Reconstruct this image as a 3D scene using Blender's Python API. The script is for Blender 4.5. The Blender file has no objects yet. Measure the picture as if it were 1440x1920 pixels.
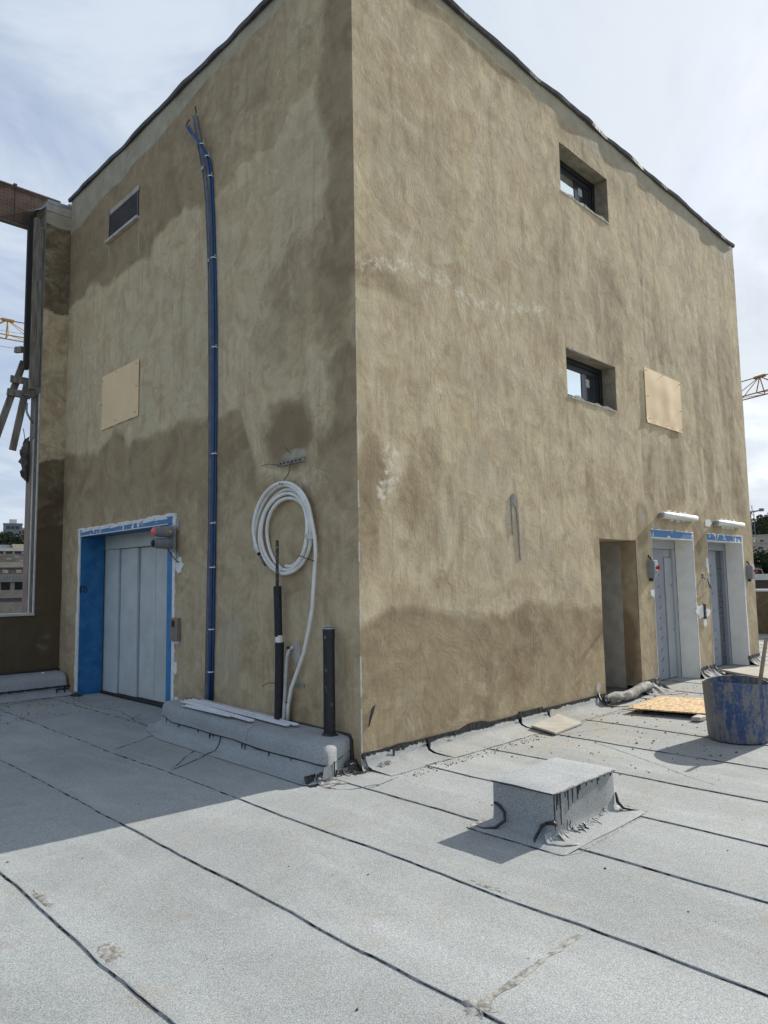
import bpy, bmesh, math, random
import numpy as np
from mathutils import Vector, Matrix, noise as mnoise
random.seed(7); R_ = random.random
rad = math.radians
sc = bpy.context.scene
COL = sc.collection

# ------------------------------------------------------------------ camera, sky, sun, exposure
CAM = Vector((-4.201, -4.581, 1.6))
YAW, PITCH, ROLL = rad(44.61), rad(5.538), rad(-0.968)
fw0 = Vector((math.sin(YAW), math.cos(YAW), 0)); rt0 = Vector((math.cos(YAW), -math.sin(YAW), 0)); up0 = Vector((0, 0, 1))
fw = fw0*math.cos(PITCH) + up0*math.sin(PITCH); u2 = up0*math.cos(PITCH) - fw0*math.sin(PITCH)
rt = rt0*math.cos(ROLL) + u2*math.sin(ROLL); up = u2*math.cos(ROLL) - rt0*math.sin(ROLL)
cd = bpy.data.cameras.new('camera'); cam = bpy.data.objects.new('camera', cd); COL.objects.link(cam)
cd.sensor_fit = 'VERTICAL'; cd.sensor_height = 36; cd.sensor_width = 27; cd.lens = 24.93; cd.clip_end = 6000; cd.clip_start = 0.05
mw = Matrix((rt, up, -fw)).transposed().to_4x4(); mw.translation = CAM
cam.matrix_world = mw
sc.camera = cam

SUN_EL = rad(29.5); SUN_AZ = rad(-4.5)          # azimuth from +X towards +Y
sdir = Vector((math.cos(SUN_EL)*math.cos(SUN_AZ), math.cos(SUN_EL)*math.sin(SUN_AZ), math.sin(SUN_EL)))
sl = bpy.data.lights.new('sun', 'SUN'); so = bpy.data.objects.new('sun', sl); COL.objects.link(so)
sl.energy = 3.75; sl.angle = rad(0.6); sl.color = (1.0, 0.945, 0.86)
so.rotation_euler = sdir.to_track_quat('Z', 'Y').to_euler(); so.location = sdir*60

W = bpy.data.worlds.new('World'); sc.world = W; W.use_nodes = True
nt = W.node_tree; nt.nodes.clear()
def wn(t, **k):
    n = nt.nodes.new(t)
    for a, b in k.items(): setattr(n, a, b)
    return n
sky = wn('ShaderNodeTexSky', sky_type='NISHITA', sun_disc=False, sun_elevation=SUN_EL, sun_rotation=math.pi/2 - SUN_AZ,
         altitude=700, air_density=1.0, dust_density=2.0, ozone_density=1.0)
tc = wn('ShaderNodeTexCoord'); sp = wn('ShaderNodeSeparateXYZ'); nt.links.new(tc.outputs['Generated'], sp.inputs[0])
def wm(op, a, b=None, c=None, clamp=False):
    n = wn('ShaderNodeMath', operation=op); n.use_clamp = clamp
    for i, v in enumerate((a, b, c)):
        if v is None: continue
        if isinstance(v, (int, float)): n.inputs[i].default_value = v
        else: nt.links.new(v, n.inputs[i])
    return n.outputs[0]
zz = wm('ADD', wm('MAXIMUM', sp.outputs[2], 0.0), 0.22)
cx = wm('DIVIDE', sp.outputs[0], zz); cy = wm('DIVIDE', sp.outputs[1], zz)
cb = wn('ShaderNodeCombineXYZ'); nt.links.new(cx, cb.inputs[0]); nt.links.new(cy, cb.inputs[1]); cb.inputs[2].default_value = 3.7
def wnoise(scale, detail, rough, dist=0.0, off=0.0):
    n = wn('ShaderNodeTexNoise'); n.inputs['Scale'].default_value = scale; n.inputs['Detail'].default_value = detail
    n.inputs['Roughness'].default_value = rough; n.inputs['Distortion'].default_value = dist
    m = wn('ShaderNodeMapping'); m.inputs['Location'].default_value = (off, off*.7, 0); m.inputs['Scale'].default_value = (1.0, 1.6, 1)
    nt.links.new(cb.outputs[0], m.inputs[0]); nt.links.new(m.outputs[0], n.inputs['Vector'])
    return n.outputs[0]
def wramp(v, a, b):
    n = wn('ShaderNodeMapRange', interpolation_type='SMOOTHSTEP'); nt.links.new(v, n.inputs[0])
    n.inputs[1].default_value = a; n.inputs[2].default_value = b
    return n.outputs[0]
cover = wramp(wnoise(1.1, 8, .60, .5, 1.3), .34, .58)           # how much cloud
body = wramp(wnoise(1.5, 9, .62, .8, 5.1), .38, .62)             # bright or grey parts of the cloud
hz = wm('POWER', wm('SUBTRACT', 1.0, wm('MAXIMUM', sp.outputs[2], 0.0), clamp=True), 5.0)
# thin cloud is brighter towards the sun (forward scattering)
dv = wn('ShaderNodeVectorMath', operation='DOT_PRODUCT'); nt.links.new(tc.outputs['Generated'], dv.inputs[0]); dv.inputs[1].default_value = sdir
glow = wm('POWER', wm('MULTIPLY_ADD', dv.outputs['Value'], .5, .5, clamp=True), 3.0)
def wmix(f, a, b):
    n = wn('ShaderNodeMix', data_type='RGBA')
    if isinstance(f, (int, float)): n.inputs[0].default_value = f
    else: nt.links.new(f, n.inputs[0])
    for s, v in ((6, a), (7, b)):
        if isinstance(v, tuple): n.inputs[s].default_value = v
        else: nt.links.new(v, n.inputs[s])
    return n.outputs[2]
ccol = wmix(body, (2.1, 2.75, 4.1, 1), (3.55, 4.2, 5.15, 1))
ccol = wmix(wm('MULTIPLY', glow, .72), ccol, (5.6, 5.85, 5.9, 1))
aure = wm('POWER', wm('MULTIPLY_ADD', dv.outputs['Value'], .5, .5, clamp=True), 170.0)
ccol = wmix(wm('MULTIPLY', aure, .8), ccol, (13.0, 12.6, 11.6, 1))
ccol = wmix(wm('MULTIPLY', hz, .5), ccol, (4.7, 5.1, 5.5, 1))
fac = wm('MULTIPLY_ADD', cover, .32, .66, clamp=True)
fin = wmix(fac, sky.outputs[0], ccol)
bg = wn('ShaderNodeBackground'); bg.inputs[1].default_value = 0.1; nt.links.new(fin, bg.inputs[0])
wo = wn('ShaderNodeOutputWorld'); nt.links.new(bg.outputs[0], wo.inputs[0])

sc.view_settings.view_transform = 'Standard'; sc.view_settings.look = 'None'
sc.view_settings.exposure = 0.71; sc.view_settings.gamma = 1.0; sc.view_settings.use_curve_mapping = False
sc.render.engine = 'CYCLES'

# ------------------------------------------------------------------ numpy noise
def vhash(ix, iy, seed):
    h = (ix*374761393 + iy*668265263 + seed*974711) & 0x7fffffff
    h = ((h ^ (h >> 13))*1274126177) & 0x7fffffff
    h = h ^ (h >> 16)
    return (h & 0xffff)/65535.0
def vn(x, y, seed=0):
    x = np.asarray(x, float); y = np.asarray(y, float)
    ix = np.floor(x).astype(np.int64); iy = np.floor(y).astype(np.int64); fx = x-ix; fy = y-iy
    fx = fx*fx*(3-2*fx); fy = fy*fy*(3-2*fy)
    a = vhash(ix, iy, seed); b = vhash(ix+1, iy, seed); c = vhash(ix, iy+1, seed); d = vhash(ix+1, iy+1, seed)
    return (a*(1-fx)+b*fx)*(1-fy) + (c*(1-fx)+d*fx)*fy
def fbm(x, y, seed=0, o=4):
    s = 0; a = .5; t = 0
    for k in range(o):
        s = s + a*vn(np.asarray(x)*2**k, np.asarray(y)*2**k, seed+k*17); t += a; a *= .5
    return s/t
def sst(x, a, b):
    t = np.clip((x-a)/(b-a), 0, 1); return t*t*(3-2*t)
def n1(x, seed=0): return float(fbm(np.array([x]), np.array([seed*3.7]), seed, 3)[0])

# ------------------------------------------------------------------ materials
class NM:
    def __init__(s, name):
        s.m = bpy.data.materials.new(name); s.m.use_nodes = True; s.t = s.m.node_tree
        s.b = s.t.nodes['Principled BSDF']; s.co = s.n('ShaderNodeTexCoord').outputs['Object']
    def n(s, t, **k):
        q = s.t.nodes.new(t)
        for a, b in k.items(): setattr(q, a, b)
        return q
    def l(s, a, b): s.t.links.new(a, b)
    def mapped(s, scale):
        q = s.n('ShaderNodeMapping'); q.inputs['Scale'].default_value = scale; s.l(s.co, q.inputs[0]); return q.outputs[0]
    def noise(s, scale, detail=4, rough=.55, dist=0, vec=None, stretch=None):
        q = s.n('ShaderNodeTexNoise'); q.inputs['Scale'].default_value = scale; q.inputs['Detail'].default_value = detail
        q.inputs['Roughness'].default_value = rough; q.inputs['Distortion'].default_value = dist
        s.l(vec if vec is not None else (s.mapped(stretch) if stretch else s.co), q.inputs['Vector']); return q.outputs[0]
    def white(s, cell):
        v = s.n('ShaderNodeVectorMath', operation='SNAP'); s.l(s.co, v.inputs[0]); v.inputs[1].default_value = (cell,)*3
        q = s.n('ShaderNodeTexWhiteNoise'); s.l(v.outputs[0], q.inputs['Vector']); return q.outputs[0]
    def rng(s, v, a, b, lo=0., hi=1., smooth=True):
        q = s.n('ShaderNodeMapRange'); q.interpolation_type = 'SMOOTHSTEP' if smooth else 'LINEAR'
        s.l(v, q.inputs[0]); q.inputs[1].default_value = a; q.inputs[2].default_value = b; q.inputs[3].default_value = lo; q.inputs[4].default_value = hi
        return q.outputs[0]
    def math(s, op, a, b=None, clamp=False):
        q = s.n('ShaderNodeMath', operation=op); q.use_clamp = clamp
        for i, v in enumerate((a, b)):
            if v is None: continue
            if isinstance(v, (int, float)): q.inputs[i].default_value = v
            else: s.l(v, q.inputs[i])
        return q.outputs[0]
    def mix(s, f, a, b, mode='MIX'):
        q = s.n('ShaderNodeMix', data_type='RGBA', blend_type=mode)
        if isinstance(f, (int, float)): q.inputs[0].default_value = f
        else: s.l(f, q.inputs[0])
        for i, v in ((6, a), (7, b)):
            if isinstance(v, tuple): q.inputs[i].default_value = (*v[:3], 1)
            else: s.l(v, q.inputs[i])
        return q.outputs[2]
    def attr(s, name):
        q = s.n('ShaderNodeAttribute', attribute_name=name); sep = s.n('ShaderNodeSeparateColor'); s.l(q.outputs['Color'], sep.inputs[0]); return sep.outputs
    def col(s, c): s.l(c, s.b.inputs['Base Color']) if not isinstance(c, tuple) else setattr(s.b.inputs['Base Color'], 'default_value', (*c, 1))
    def rough(s, r):
        if isinstance(r, (int, float)): s.b.inputs['Roughness'].default_value = r
        else: s.l(r, s.b.inputs['Roughness'])
    def bump(s, h, strength, dist):
        q = s.n('ShaderNodeBump'); q.inputs['Strength'].default_value = strength; q.inputs['Distance'].default_value = dist
        s.l(h, q.inputs['Height'])
        if s.b.inputs['Normal'].is_linked: s.l(s.b.inputs['Normal'].links[0].from_socket, q.inputs['Normal'])
        s.l(q.outputs[0], s.b.inputs['Normal'])

def simple(name, c1, c2=None, scale=6, rough=.7, bump=.0, bscale=60, metal=0., stretch=None, lo=.35, hi=.65, spec=None):
    m = NM(name); c2 = c2 or tuple(v*.75 for v in c1)
    m.col(m.mix(m.rng(m.noise(scale, 5, .6, .2, stretch=stretch), lo, hi), c1, c2)); m.rough(rough)
    m.b.inputs['Metallic'].default_value = metal
    if spec is not None: m.b.inputs['Specular IOR Level'].default_value = spec
    if bump: m.bump(m.noise(bscale, 4, .6, stretch=stretch), bump, .01)
    return m.m

def plaster_mat(name='cement_plaster', damp_shade=1.0):
    m = NM(name); a = m.attr('stain')
    big = m.noise(.85, 5, .62, .5); mid = m.noise(3.6, 7, .66, .7); small = m.noise(13, 6, .68, .9); patch = m.noise(1.9, 8, .70, .9)
    streak = m.noise(3.4, 6, .66, .4, stretch=(2.4, 2.4, .26)); sweep = m.noise(4.4, 5, .62, 2.2, stretch=(1.7, 1.7, .75))
    c = m.mix(m.rng(big, .34, .66), (0.560, 0.478, 0.322), (0.633, 0.527, 0.335))
    c = m.mix(m.rng(patch, .42, .66, 0, .56), c, (0.449, 0.338, 0.210))
    c = m.mix(m.rng(mid, .43, .70, 0, .56), c, (0.369, 0.265, 0.153))
    c = m.mix(m.rng(streak, .50, .72, 0, .50), c, (0.321, 0.222, 0.124))
    c = m.mix(m.rng(small, .50, .72, 0, .38), c, (0.398, 0.314, 0.195))
    c = m.mix(m.rng(m.noise(2.6, 7, .68, 1.1), .56, .70, 0, .50), c, (0.672, 0.597, 0.445))
    # trowel marks: thin pale curls, and broad soft sweeps
    tr = m.noise(8.0, 4, .55, 2.0, stretch=(1.5, 1.5, .8)); tr = m.math('ABSOLUTE', m.math('SUBTRACT', tr, .5))
    trm = m.math('MULTIPLY', m.rng(tr, .0, .018, 1, 0), m.rng(m.noise(2.1, 5, .6), .46, .62))
    c = m.mix(m.math('MULTIPLY', trm, .52), c, (0.717, 0.645, 0.480))
    c = m.mix(m.rng(sweep, .52, .72, 0, .30), c, (0.672, 0.581, 0.410))
    edge = m.noise(3.8, 9, .74, .8)
    rr = m.math('ADD', a[0], m.math('MULTIPLY', m.math('SUBTRACT', edge, .5), .95))
    rr = m.math('MULTIPLY', rr, m.rng(a[0], .02, .18))
    wet = m.rng(rr, .18, .80)
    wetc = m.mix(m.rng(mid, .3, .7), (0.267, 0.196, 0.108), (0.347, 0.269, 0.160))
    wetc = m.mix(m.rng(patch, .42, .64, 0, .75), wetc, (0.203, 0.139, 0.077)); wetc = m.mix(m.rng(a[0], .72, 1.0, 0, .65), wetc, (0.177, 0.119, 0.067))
    if damp_shade < 1: wetc = m.mix(1.0, wetc, (damp_shade, damp_shade, damp_shade*.95), 'MULTIPLY')
    c = m.mix(m.math('MULTIPLY', wet, .88 if damp_shade == 1 else .96), c, wetc)
    # tide mark along the edge of the damp
    tide = m.math('MULTIPLY', m.rng(m.math('ABSOLUTE', m.math('SUBTRACT', rr, .36)), 0, .09, 1, 0), m.rng(m.noise(2.3, 5, .6), .45, .62))
    c = m.mix(m.math('MULTIPLY', tide, .35), c, (0.246, 0.177, 0.100))
    gg = m.math('ADD', a[1], m.math('MULTIPLY', m.math('SUBTRACT', edge, .5), .8)); gg = m.math('MULTIPLY', gg, m.rng(a[1], .02, .2))
    gcol = m.mix(m.rng(mid, .3, .7), (0.336, 0.312, 0.235), (0.465, 0.430, 0.330))
    c = m.mix(m.math('MULTIPLY', m.rng(gg, .26, .72), .80), c, gcol)
    fl = m.noise(9, 9, .78, .5)
    bb = m.math('MULTIPLY', m.rng(fl, .47, .60), m.rng(a[2], .05, .9))
    c = m.mix(m.math('MULTIPLY', bb, .75, clamp=True), c, (0.806, 0.752, 0.620))
    # hairline cracks and little dark pits
    ck = m.n('ShaderNodeTexVoronoi', feature='DISTANCE_TO_EDGE'); ck.inputs['Scale'].default_value = .8
    wv = m.n('ShaderNodeVectorMath', operation='ADD'); nz = m.n('ShaderNodeTexNoise'); nz.inputs['Scale'].default_value = 3; nz.inputs['Detail'].default_value = 6; m.l(m.co, nz.inputs['Vector'])
    m.l(m.co, wv.inputs[0]); m.l(nz.outputs['Color'], wv.inputs[1]); m.l(wv.outputs[0], ck.inputs['Vector'])
    ckm = m.math('MULTIPLY', m.rng(ck.outputs['Distance'], .0008, .0030, 1, 0), m.rng(m.noise(1.1, 3, .5), .50, .58))
    c = m.mix(m.math('MULTIPLY', ckm, .55), c, (.13, .10, .065))
    pit = m.n('ShaderNodeTexVoronoi'); pit.inputs['Scale'].default_value = 5.0; m.l(m.co, pit.inputs['Vector'])
    pm = m.math('MULTIPLY', m.rng(pit.outputs['Distance'], .022, .040, .8, 0), m.rng(m.noise(.9, 3, .5), .48, .56))
    c = m.mix(pm, c, (.09, .075, .05))
    fine = m.noise(120, 4, .65)
    c = m.mix(1.0, c, m.mix(fine, (.82, .82, .82), (1.16, 1.16, 1.16)), 'MULTIPLY')
    m.col(c); m.rough(m.math('SUBTRACT', .94, m.math('MULTIPLY', wet, .14)))
    m.b.inputs['Specular IOR Level'].default_value = .25
    var = m.rng(m.noise(1.3, 4, .6), .36, .64, .25, 1.0)
    m.bump(m.noise(2.6, 5, .6, .9), .30, .034); m.bump(m.math('MULTIPLY', sweep, var), .17, .018)
    m.bump(m.math('MULTIPLY', m.noise(24, 5, .66, 1.0, stretch=(1.3, 1.3, .7)), var), .38, .009); m.bump(fine, .3, .003); m.bump(pm, .5, -.01)
    return m.m
def membrane_mat(name='mineral_membrane', base=(.356, .374, .364), dirt=.5):
    m = NM(name)
    gr = m.white(.0042); g2 = m.noise(170, 2, .6); big = m.noise(.75, 5, .6, .4); mid = m.noise(3.1, 5, .6, .5)
    d = tuple(v*.80 for v in base); p = tuple(min(1, v*1.16) for v in base)
    c = m.mix(m.rng(big, .32, .68), d, base)
    c = m.mix(m.rng(m.noise(2.0, 5, .6, .3, stretch=(1.6, .25, 1)), .45, .75, 0, .55), c, p)
    c = m.mix(m.rng(mid, .52, .78, 0, dirt), c, (.295, .270, .215))
    c = m.mix(m.rng(m.noise(1.7, 6, .65, .8), .60, .72, 0, .35), c, tuple(v*.62 for v in base))
    oi = m.n('ShaderNodeObjectInfo'); c = m.mix(1.0, c, m.mix(oi.outputs['Random'], (.90, .90, .905), (1.04, 1.04, 1.03)), 'MULTIPLY')
    pud = m.noise(.55, 7, .66, .9); pr = m.rng(m.math('ABSOLUTE', m.math('SUBTRACT', pud, .52)), 0, .012, 1, 0)
    c = m.mix(m.math('MULTIPLY', pr, .22), c, (.25, .235, .195)); c = m.mix(m.rng(pud, .52, .60, 0, .22), c, tuple(v*.74 for v in base))
    px_ = m.n('ShaderNodeSeparateXYZ'); m.l(m.co, px_.inputs[0])       # building dust trodden in along the sunny wall and by the lift door
    da = m.math('MULTIPLY', m.rng(px_.outputs[0], .6, 2.2), m.rng(px_.outputs[1], -1.7, -.5)); db = m.math('MULTIPLY', m.rng(px_.outputs[0], -1.3, -.5), m.rng(px_.outputs[1], 4.0, 5.6))
    dust = m.math('MULTIPLY', m.math('MAXIMUM', da, db), m.rng(m.noise(2.7, 7, .7, .8), .40, .66)); c = m.mix(m.math('MULTIPLY', dust, .62), c, (.36, .31, .225))
    sc_ = m.noise(6, 8, .75, 1.4, stretch=(1, .5, 1)); c = m.mix(m.rng(sc_, .63, .70, 0, .5), c, (.24, .23, .20))
    c = m.mix(1.0, c, m.mix(gr, (.70, .70, .715), (1.25, 1.25, 1.26)), 'MULTIPLY')
    c = m.mix(1.0, c, m.mix(m.rng(g2, .3, .7), (.86, .86, .86), (1.12, 1.12, 1.12)), 'MULTIPLY')
    m.col(c); m.rough(.9); m.b.inputs['Specular IOR Level'].default_value = .3
    m.bump(gr, .35, .003); m.bump(g2, .4, .004); m.bump(m.noise(7, 4, .55), .25, .012)
    return m.m
MT = {}
MT['plaster'] = plaster_mat(); MT['damp_shade_plaster'] = plaster_mat('damp_shaded_plaster', .38)  # second plaster: damp low down, plus corner shade mixed into its darker colour
MT['membrane'] = membrane_mat()
MT['membrane_dark'] = membrane_mat('membrane_upturn', (.365, .385, .385), .35)
MT['membrane_lid'] = membrane_mat('membrane_lid', (.44, .46, .46), .12)
MT['bitumen'] = simple('bitumen', (.012, .012, .013), (.035, .034, .033), 30, .45, .5, 60)
MT['seam'] = simple('bitumen_seam', (.020, .020, .020), (.30, .305, .295), 9, .95, .4, 80, lo=.44, hi=.62, spec=.1)
MT['smear'] = simple('bitumen_smear', (.15, .145, .125), (.36, .355, .33), 30, .8, .5, 60)
MT['scrim'] = simple('torn_flashing', (.36, .35, .325), (.055, .052, .048), 13, .75, .6, 40)
MT['foil'] = simple('weathered_foil', (.33, .32, .29), (.13, .12, .105), 9, .85, .7, 24)
MT['white_plaster'] = simple('joint_compound', (.78, .775, .75), (.68, .67, .64), 14, .85, .5, 45)
MT['blue'] = simple('blue_board', (.008, .115, .30), (.030, .17, .37), 6, .55, .1, 60)
MT['blue_light'] = simple('blue_board_edge', (.035, .20, .43), (.02, .16, .36), 6, .55)
MT['blue_patchy'] = simple('blue_board_patchy', (.075, .20, .40), (.74, .74, .72), 7, .7, .3, 40, lo=.575, hi=.60)
MT['door_grey'] = simple('door_paint', (.57, .61, .595), (.50, .535, .52), 3.5, .36, 0)
MT['frame_grey'] = simple('frame_paint', (.42, .44, .445), (.37, .39, .395), 3, .45, 0)
MT['film_grey'] = simple('film_covered_steel', (.27, .29, .325), (.32, .34, .375), 4, .35, .15, 9)
MT['film_dark'] = simple('dark_film_steel', (.085, .095, .115), (.11, .12, .14), 4, .4, 0)
MT['dark'] = simple('dark_gap', (.012, .012, .012), (.02, .02, .02), 5, .8)
MT['whitewash'] = simple('whitewashed_reveal', (.84, .825, .76), (.78, .76, .69), 5, .85, .3, 30)
MT['raw_block'] = simple('raw_concrete', (.46, .43, .365), (.36, .335, .28), 5, .9, .5, 30)
MT['winframe'] = simple('window_aluminium', (.010, .012, .016), (.016, .018, .022), 4, .4)
MT['flash'] = simple('dark_flashing', (.040, .038, .040), (.075, .07, .068), 8, .55, .3, 20)
MT['slat'] = simple('slat_grey', (.15, .15, .17), (.11, .11, .125), 6, .5)
MT['galv'] = simple('galvanised_steel', (.34, .36, .39), (.26, .28, .31), 10, .45, .1, 40, .35)
MT['cable_blue'] = simple('blue_cable_sheath', (.011, .050, .150), (.016, .065, .185), 8, .45)
MT['tie'] = simple('white_tie', (.78, .78, .76), (.7, .7, .7), 8, .6)
MT['copper'] = simple('cable_ends', (.16, .075, .035), (.08, .04, .02), 20, .6)
MT['hose'] = simple('white_hose', (.77, .775, .74), (.68, .67, .62), 7, .5, .1, 40)
MT['hose_worn'] = simple('worn_hose', (.54, .535, .50), (.40, .38, .34), 10, .6, .1, 40)
MT['foam'] = simple('black_foam', (.010, .011, .015), (.020, .021, .026), 12, .7, .3, 50)
MT['pipe_rust'] = simple('tarred_steel', (.055, .035, .028), (.20, .19, .18), 22, .7, .4, 40, lo=.5, hi=.66)
MT['vent_black'] = simple('scuffed_black_pipe', (.009, .010, .013), (.24, .235, .22), 21, .5, .35, 40, lo=.60, hi=.72, stretch=(1.2, 1.2, .35))
MT['pvc'] = simple('white_pvc', (.74, .74, .75), (.66, .66, .67), 6, .45)
MT['card'] = simple('hardboard', (.84, .62, .355), (.78, .57, .325), 3, .6, .05, 30)
MT['steel_dark'] = simple('rusty_steel', (.09, .07, .055), (.16, .13, .10), 20, .6, .3, 40, .3)
MT['lampwhite'] = simple('lamp_cover', (.74, .735, .66), (.68, .67, .59), 4, .35)
MT['box_grey'] = simple('switch_box_grey', (.25, .265, .285), (.21, .22, .24), 5, .5)
MT['signal_grey'] = simple('signal_grey', (.19, .20, .215), (.23, .24, .255), 6, .55)
MT['sticker'] = simple('pale_sticker', (.45, .50, .50), (.40, .45, .45), 8, .5)
MT['yellow_dot'] = simple('yellow_sticker', (.62, .42, .03), (.55, .36, .03), 9, .5)
MT['red'] = simple('red_knob', (.48, .02, .02), (.40, .02, .02), 9, .4)
MT['steel_brushed'] = simple('brushed_panel', (.27, .25, .215), (.23, .215, .185), 12, .4, 0, 40, .4)
MT['wood'] = simple('weathered_wood', (.27, .24, .20), (.15, .13, .105), 5, .85, .4, 20, stretch=(5, 5, .7))
MT['wood_pale'] = simple('pale_timber', (.34, .26, .17), (.24, .18, .115), 6, .8, .3, 25, stretch=(3, 3, 1))
MT['concrete_pale'] = simple('dusty_board', (.42, .39, .33), (.34, .31, .26), 4, .9, .3, 30)
MT['stone_tile'] = simple('pale_stone', (.55, .52, .47), (.42, .39, .34), 9, .8, .3, 40)
MT['coping'] = simple('pale_coping', (.56, .54, .48), (.44, .42, .37), 8, .8, .2, 40)
MT['concrete_dark'] = simple('stained_concrete', (.14, .13, .11), (.085, .077, .066), 5, .95, .8, 18)
MT['reveal_conc'] = simple('rough_reveal_plaster', (.36, .315, .235), (.24, .205, .15), 7, .9, .6, 26)
MT['conc_col'] = simple('concrete', (.27, .26, .23), (.19, .18, .155), 6, .9, .6, 22)
MT['yellow'] = simple('crane_yellow', (.56, .30, .035), (.46, .24, .03), 4, .5)
MT['crane_dark'] = simple('crane_weathered', (.42, .20, .05), (.26, .13, .05), 4, .6)
MT['cable_dk'] = simple('steel_rope', (.06, .06, .065), (.09, .09, .09), 4, .6)
MT['navy'] = simple('navy_cable', (.018, .045, .10), (.03, .06, .13), 8, .5)
MT['leaf'] = simple('foliage', (.036, .055, .026), (.075, .095, .045), .9, .8)
MT['leaf2'] = simple('pine_foliage', (.028, .045, .028), (.055, .072, .040), .9, .8)
MT['bark'] = simple('bark', (.10, .075, .05), (.06, .045, .03), 6, .9, .5, 20)
MT['glass_dark'] = simple('dark_glass', (.020, .024, .030), (.035, .04, .05), 1.5, .12)
MT['stone_lt'] = simple('pale_limestone', (.44, .395, .33), (.36, .32, .265), 2, .9, .3, 8)
MT['stone_md'] = simple('grey_limestone', (.30, .265, .225), (.22, .195, .165), 1.6, .9, .3, 8)
MT['stone_rose'] = simple('rosy_limestone', (.28, .215, .18), (.21, .165, .14), 2, .9, .3, 8)
MT['render_white'] = simple('white_render', (.66, .65, .62), (.58, .565, .54), 2, .9)
MT['render_cream'] = simple('cream_render', (.60, .53, .41), (.52, .46, .36), 2, .9)
MT['render_grey'] = simple('grey_cladding', (.20, .215, .235), (.15, .165, .185), 2, .6)
MT['terrain'] = simple('dry_hillside', (.17, .145, .10), (.07, .08, .045), .05, .95, .0)
MT['debris'] = simple('grit', (.05, .045, .04), (.14, .125, .10), 40, .9)
MT['wire'] = simple('bent_wire', (.03, .026, .024), (.06, .05, .045), 20, .6)

def glass_mat():
    m = NM('coated_glass'); m.col((.80, .88, .89)); m.b.inputs['Metallic'].default_value = .95
    m.rough(.04); m.bump(m.noise(1.4, 2, .5), .05, .02); return m.m
MT['glass'] = glass_mat()
def lens_mat():
    m = NM('red_lamp_lens'); m.col((.50, .09, .10)); m.rough(.25)
    m.b.inputs['Emission Color'].default_value = (1, .05, .06, 1); m.b.inputs['Emission Strength'].default_value = .07; return m.m
MT['lens'] = lens_mat()
def osb_mat():
    m = NM('strand_board')
    v = m.n('ShaderNodeTexVoronoi'); v.inputs['Scale'].default_value = 34; v.inputs['Randomness'].default_value = 1
    q = m.n('ShaderNodeMapping'); q.inputs['Rotation'].default_value = (0, 0, .5); q.inputs['Scale'].default_value = (.5, 1.6, 1)
    m.l(m.co, q.inputs[0]); m.l(q.outputs[0], v.inputs['Vector'])
    s = m.n('ShaderNodeSeparateColor'); m.l(v.outputs['Color'], s.inputs[0])
    c = m.mix(s.outputs[0], (.46, .29, .115), (.72, .56, .33)); c = m.mix(m.rng(s.outputs[1], .70, .8, 0, .75), c, (.33, .17, .06))
    m.col(c); m.rough(.75); m.bump(s.outputs[2], .4, .004); return m.m
MT['osb'] = osb_mat()
def bucket_mat():
    m = NM('mortar_stained_blue_plastic')
    st = m.noise(9, 6, .65, .6, stretch=(1.5, 1.5, .42)); sp_ = m.noise(30, 4, .6)
    k = m.rng(m.math('ADD', m.math('MULTIPLY', st, .75), m.math('MULTIPLY', sp_, .45)), .50, .70)
    # the side turned to the left of the picture carries a thick mortar skin
    sx = m.n('ShaderNodeSeparateXYZ'); m.l(m.co, sx.inputs[0])
    side = m.rng(m.math('ADD', m.math('SUBTRACT', sx.outputs[1], m.math('MULTIPLY', sx.outputs[0], .35)), m.math('MULTIPLY', st, .12)), .20, .36)
    k = m.math('MAXIMUM', m.math('MULTIPLY', k, .85), m.math('MULTIPLY', side, .9))
    c = m.mix(k, (.028, .062, .165), (.22, .205, .17))
    c = m.mix(m.rng(sp_, .66, .74, 0, .5), c, (.33, .32, .30))
    m.col(c); m.rough(.6); m.bump(st, .8, .012); m.bump(sp_, .5, .004); return m.m
MT['bucket'] = bucket_mat()
def diamond_mat():
    m = NM('textured_formwork_face')
    q = m.n('ShaderNodeMapping'); q.inputs['Rotation'].default_value = (0, rad(45), 0); m.l(m.co, q.inputs[0])
    b = m.n('ShaderNodeTexChecker'); b.inputs['Scale'].default_value = 24; m.l(q.outputs[0], b.inputs['Vector'])
    c = m.mix(m.rng(m.noise(6, 5, .6), .35, .65), (.075, .048, .033), (.13, .085, .055))
    c = m.mix(m.math('MULTIPLY', b.outputs['Fac'], .35), c, (.045, .03, .022))
    m.col(c); m.rough(.85); m.bump(b.outputs['Fac'], .4, .01); m.bump(m.noise(60, 3, .6), .4, .006); return m.m
MT['diamond'] = diamond_mat()

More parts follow.
